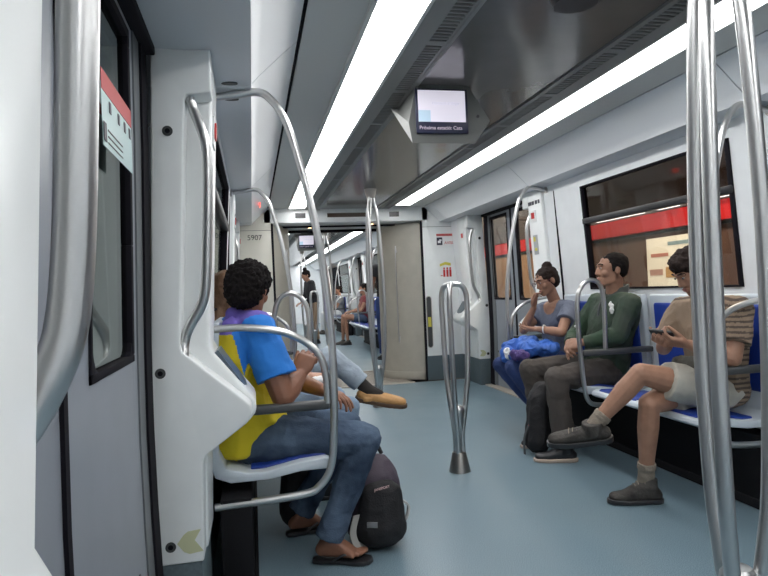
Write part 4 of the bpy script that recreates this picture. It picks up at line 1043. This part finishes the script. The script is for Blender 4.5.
B.multi((V(J['neck'])-up*.03, (.07,.07,.03)), (V(J['neck'])+up*.004, (.058,.06,.018)))
add(B.mesh('tee_shirt', .006, 3, folds=.012, fscale=10, seed=17), 'tee_shirt', ['tee','tee2'], t, striped)
B = Blob(); B.multi((V(J['pelvis']), (.13,.185,.09)), (J['hipR'], .10), (J['hipL'], .10))
for s_, e in (('L',.66),('R',.60)):
    a, b = V(J['hip'+s_]), V(J['knee'+s_]); B.chain([(a, .108), (a.lerp(b,.35), .098)]); B.frustum(a.lerp(b,.05), a.lerp(b,e), .100, .098)
add(B.mesh('shorts', .0065, 3, folds=.014, fscale=11, seed=18), 'shorts', 'beige2', t)
for s_ in 'LR':
    a, b = V(J['knee'+s_]), V(J['ankle'+s_]); B = Blob(); B.frustum(a.lerp(b,.76), a.lerp(b,.84), .045, .046); B.frustum(a.lerp(b,.80), a.lerp(b,1.06), .042, .040)
    add(B.mesh('sock', .005, 2, folds=.006, fscale=40), 'sock', 'sock', t)
shoe(t, 'shoe', J['ankleR'], (1.745,2.83,0.002), (0,0,1), 'boot', 'pblack', .005, 1.02)
shoe(t, 'shoe', V(J['ankleL'])+V((-.012,.0,-.005)), (1.475,2.925,.300), (-.22,-.12,.96), 'boot', 'pblack', .005, 1.2, collar=.06)
# pouch at his waist and phone in his hands
B = Blob(); B.multi(((2.14,2.70,.70),(.04,.12,.05)),((2.17,2.62,.69),(.05,.09,.055))); tag(add(B.mesh('waist_bag', .006, 2, folds=.012, fscale=25), 'waist_bag', mat('bag_olive_grey',(.07,.066,.055),.8), None), 'small dark grey waist bag on the lap of the man in shorts', 'bag')
ph = MB(); c0 = V((1.975,2.665,.868)); px_ = V((-.45,.80,.10)).normalized(); py_ = V((-.55,-.35,.55)); py_ = (py_-px_*py_.dot(px_)).normalized(); pz_ = px_.cross(py_)
for q in (-1,1):
    for a,b in ((-1,-1),(1,-1),(1,1),(-1,1)): ph.v.append(tuple(c0+px_*a*.058+py_*b*.030+pz_*q*.006))
ph.f = [(0,1,2,3),(7,6,5,4)]+[(i,4+i,4+(i+1)%4,(i+1)%4) for i in range(4)]
tag(ph.build('mobile_phone','pblack',None,loc=tuple(c0),bevel=.003), 'black mobile phone in the hands of the man in shorts', 'phone')

# ---------------------------------------------------------------- bags on the floor
t = empty('backpack', (.50,2.71,0), 'black backpack standing on the floor beside the flip-flops', 'backpack')
M['bagblack'] = mat('bag_black', (.010,.009,.011), .7, bump=.3, bscale=150)
M['bagpurple'] = mat('bag_plum', (.060,.045,.065), .7, bump=.3, bscale=150)
B = Blob(); B.multi(((.49,2.80,.08),(.13,.11,.078)),((.49,2.79,.27),(.115,.095,.09)),((.51,2.80,.325),(.07,.06,.055)))
add(B.mesh('main_compartment', .007, 3, folds=.012, fscale=9, seed=2), 'main_compartment', 'bagpurple', t)
B = Blob(); B.multi(((.50,2.72,.085),(.115,.075,.078)),((.505,2.715,.23),(.095,.055,.07)))
fp = add(B.mesh('front_pocket', .006, 3, folds=.010, fscale=10, seed=3), 'front_pocket', 'bagblack', t)
text('logo', 'JANSPORT', .014, mat_key('bag_logo',(.62,.40,.40),.05), fp, (.468,2.651,.268), (1,.05,.14), (0,.25,1))
MB().ribbon([(.435,2.665,.13),(.45,2.655,.132),(.475,2.650,.13)], .022, .006, (0,0,1)).build('pull_tab', mat('tab_grey',(.22,.22,.23),.6), t)
MB().ribbon([(.60,2.735,.19),(.625,2.73,.165),(.61,2.72,.12),(.585,2.72,.10)], .025, .008, (0,1,0)).build('side_strap', mat('tab_white',(.42,.42,.42),.6), t)
MB().ribbon([(.395,2.68,.17),(.375,2.66,.10),(.40,2.65,.03)], .028, .006, (1,.3,0)).build('pale_strap', mat('tab_cream',(.30,.29,.27),.6), t)
MB().tube([(.46,2.84,.37),(.48,2.84,.41),(.52,2.84,.41),(.54,2.84,.37)], .009, 8, 4).build('top_handle', 'bagblack', t)
t.location = V((.512,2.645,0)); t.scale = (1.07,1.05,1.05)
t = empty('rucksack', (1.84,3.79,0), 'tall black rucksack standing between the shins of the man in green', 'bag')
B = Blob(); B.multi(((1.83,3.79,.10),(.09,.105,.095)),((1.85,3.79,.36),(.08,.095,.08)),((1.87,3.79,.45),(.05,.07,.04)))
add(B.mesh('bag_body', .007, 3, folds=.014, fscale=9, seed=6), 'bag_body', 'bagblack', t)
MB().ribbon([(1.762,3.78,.20),(1.742,3.80,.13),(1.738,3.81,.07),(1.735,3.80,.006)], .022, .005, (0,1,0)).build('strap', 'arm', t)
B = Blob(); B.ell((1.775,3.77,.20),(.018,.03,.015)); add(B.mesh('red_tag', .005, 1), 'red_tag', mat('tag_red',(.25,.02,.03),.6), t)
B = Blob(); B.multi(((.17,3.02,.10),(.09,.10,.09)),((.17,3.04,.26),(.075,.08,.07))); tag(add(B.mesh('holdall', .008, 3, folds=.015, seed=5), 'dark_holdall', 'bagblack', None), 'dark bag in the shadow under the left seats', 'bag')

# ================================================================== PEOPLE IN THE NEXT CARRIAGE
def simple(label, loc, J, hc, hf, hu, skin, hair, parts, k=1., hands=(), shoes=(), bun=False, vox=.010):
    t = empty('person', loc, label, 'person')
    B = Blob(); torso(B, J, .145*k, .095*k); B.cone(V(J['neck'])-V((0,0,.03)), V(hc)-V((0,0,.04)), .052, .05); head_solid(B, hc, hf, hu, .97)
    for s_ in 'LR': B.chain(arm_pts(J, s_, .95)); B.chain(leg_pts(J, s_, .92)); B.chain(shin_pts(J, s_, .92))
    for (s_, d, n, sd) in hands: hand(B, J['wr'+s_], d, n, sd, .4, 1.)
    add(B.mesh('body', .006, 2), 'body', skin, t)
    f_, u_, l_ = basis(hf, hu); ax = (l_, f_, u_); c = V(hc)
    B = Blob(); B.multi((c+u_*.050-f_*.022, (.086,.098,.082), ax), (c-f_*.055, (.075,.05,.07), ax))
    if bun: B.ell(c+u_*.15-f_*.03, (.05,.05,.045), ax)
    add(B.mesh('hair', vox, 1, curl=.006), 'hair', hair, t)
    for (nm, m, fn) in parts:
        B = Blob(); fn(B, J); add(B.mesh(nm, vox, 2, folds=.010), nm, m, t)
    for (s_, o, m) in shoes: shoe(t, 'shoe', J['ankle'+s_], o, (0,0,1), m, 'pblack', .009, 1.)
    return t
def shirt_fn(sl=.6, inf=.018, long=False):
    def fn(B, J):
        torso(B, J, .15, .10, inf=inf)
        for s_ in 'LR':
            a, b, c = V(J['sh'+s_]), V(J['el'+s_]), V(J['wr'+s_])
            if long: B.chain([(a,.066),(b,.056),(b.lerp(c,.9),.042)])
            else: B.frustum(a, a.lerp(b,sl), .064, .064)
    return fn
def trou_fn(kn=1., r=.016):
    def fn(B, J):
        B.multi((V(J['pelvis']), (.14,.14,.09)), (J['hipR'], .095), (J['hipL'], .095))
        for s_ in 'LR':
            B.chain([(p, q+r) for p, q in leg_pts(J, s_, .95)])
            if kn > .5: a, b = V(J['knee'+s_]), V(J['ankle'+s_]); B.chain([(a, .070), (a.lerp(b,.5), .066)]); B.frustum(a.lerp(b,.4), a.lerp(b,.97), .066, .064)
    return fn
def short_fn(e=.5):
    def fn(B, J):
        B.multi((V(J['pelvis']), (.14,.14,.09)), (J['hipR'], .095), (J['hipL'], .095))
        for s_ in 'LR': a, b = V(J['hip'+s_]), V(J['knee'+s_]); B.frustum(a, a.lerp(b,e), .10, .095)
    return fn
def standing(x, y, h, ang, lean=0.):
    """joints of a standing figure facing ang (degrees, 0 = +Y)"""
    f = V((sin(radians(ang)), cos(radians(ang)), 0)); l = V((-f.y, f.x, 0))*1.; b = V((x,y,0)); k = h/1.72
    g = lambda a, c, z: b+f*a*k+l*c*k+V((0,0,z*k))
    return dict(pelvis=g(0,0,.93), chest=g(.01+lean*.5,0,1.22), neck=g(.0+lean,0,1.46), shL=g(lean,.17,1.40), shR=g(lean,-.17,1.40),
        elL=g(.02+lean,.23,1.13), wrL=g(.14+lean,.17,.96), elR=g(.02+lean,-.23,1.13), wrR=g(.14+lean,-.17,.96),
        hipL=g(0,.09,.90), kneeL=g(.02,.10,.50), ankleL=g(-.02,.10,.09), hipR=g(0,-.09,.90), kneeR=g(.03,-.10,.50), ankleR=g(0,-.11,.09)), f, k
def seated(x, y, ang, kz=.55):
    f = V((sin(radians(ang)), cos(radians(ang)), 0)); l = V((-f.y, f.x, 0)); b = V((x,y,0))
    g = lambda a, c, z: b+f*a+l*c+V((0,0,z))
    return dict(pelvis=g(0,0,.55), chest=g(-.02,0,.82), neck=g(.0,0,1.04), shL=g(0,.17,.96), shR=g(0,-.17,.96),
        elL=g(.12,.20,.73), wrL=g(.30,.08,.70), elR=g(.12,-.20,.73), wrR=g(.30,-.08,.70),
        hipL=g(.05,.09,.54), kneeL=g(.47,.10,kz), ankleL=g(.42,.10,.09), hipR=g(.05,-.09,.54), kneeR=g(.47,-.08,kz), ankleR=g(.50,-.08,.09)), f
black = mat('cloth_black',(.014,.014,.017),.85); khaki = mat('cloth_khaki',(.26,.18,.12),.85); wine = mat('cloth_wine',(.16,.025,.03),.85)
J, f, k = standing(1.33, 13.7, 1.66, -105, .08)
h = V(J['neck'])+f*.07+V((0,0,.11))
simple('standing person with dark hair bun, black top and khaki trousers, far down the next carriage', (1.33,13.7,0), J, h, f+V((0,0,-.35)), (f.x*.35,f.y*.35,1), 'skin3', 'hair_black',
   [('top', black, shirt_fn(long=True)), ('trousers', khaki, trou_fn())], hands=(('L', f+V((0,0,-.3)), (0,0,-1), 1), ('R', f+V((0,0,-.3)), (0,0,-1), -1)), shoes=(('L', tuple(V(J['ankleL'])*1+f*.17-V((0,0,.09*k))), 'pblack'), ('R', tuple(V(J['ankleR'])+f*.17-V((0,0,.09*k))), 'pblack')), bun=True)
J, f, k = standing(2.14, 9.75, 1.84, -20)
simple('standing man in black tee and dark jeans, half hidden by the far beige gangway column', (2.14,9.75,0), J, V(J['neck'])+V((0,0,.135)), f, (0,0,1), 'skin2', 'hair_black',
   [('tee_shirt', black, shirt_fn(.5)), ('jeans', 'denim_navy', trou_fn())], hands=(('L', (0,.3,-1), (0,0,-1), 1), ('R', (0,.3,-1), (0,0,-1), -1)), shoes=(('L', tuple(V(J['ankleL'])+f*.17-V((0,0,.09*k))), 'pblack'), ('R', tuple(V(J['ankleR'])+f*.17-V((0,0,.09*k))), 'pblack')))
J, f = seated(2.36, 12.9, -90, .60)
simple('seated woman in wine-red top and blue shorts with bare legs, in the next carriage', (2.36,12.9,0), J, V(J['neck'])+f*.02+V((0,0,.13)), f, (0,0,1), 'skin3', 'hair_black',
   [('top', wine, shirt_fn(.35)), ('shorts', 'denim', short_fn(.55))], hands=(('L', f, (0,0,-1), 1), ('R', f, (0,0,-1), -1)), shoes=(('L', (1.78,12.8,0), 'boot'), ('R', (1.70,12.97,0), 'boot')))
J, f = seated(2.34, 16.6, -90)
simple('seated person in grey top and white trousers, beyond the woman in wine red', (2.34,16.6,0), J, V(J['neck'])+f*.03+V((0,0,.13)), f, (0,0,1), 'skin3', 'hair_black',
   [('top', mat('cloth_grey',(.2,.21,.23),.85), shirt_fn(.6)), ('trousers', mat('cloth_white',(.65,.66,.68),.85), trou_fn())], hands=(('L', f, (0,0,-1), 1), ('R', f, (0,0,-1), -1)), shoes=(('L', (1.75,16.5,0), 'boot'), ('R', (1.67,16.68,0), 'boot')))
seat(1, 16.6, 'seat under the person in white trousers in the next carriage')
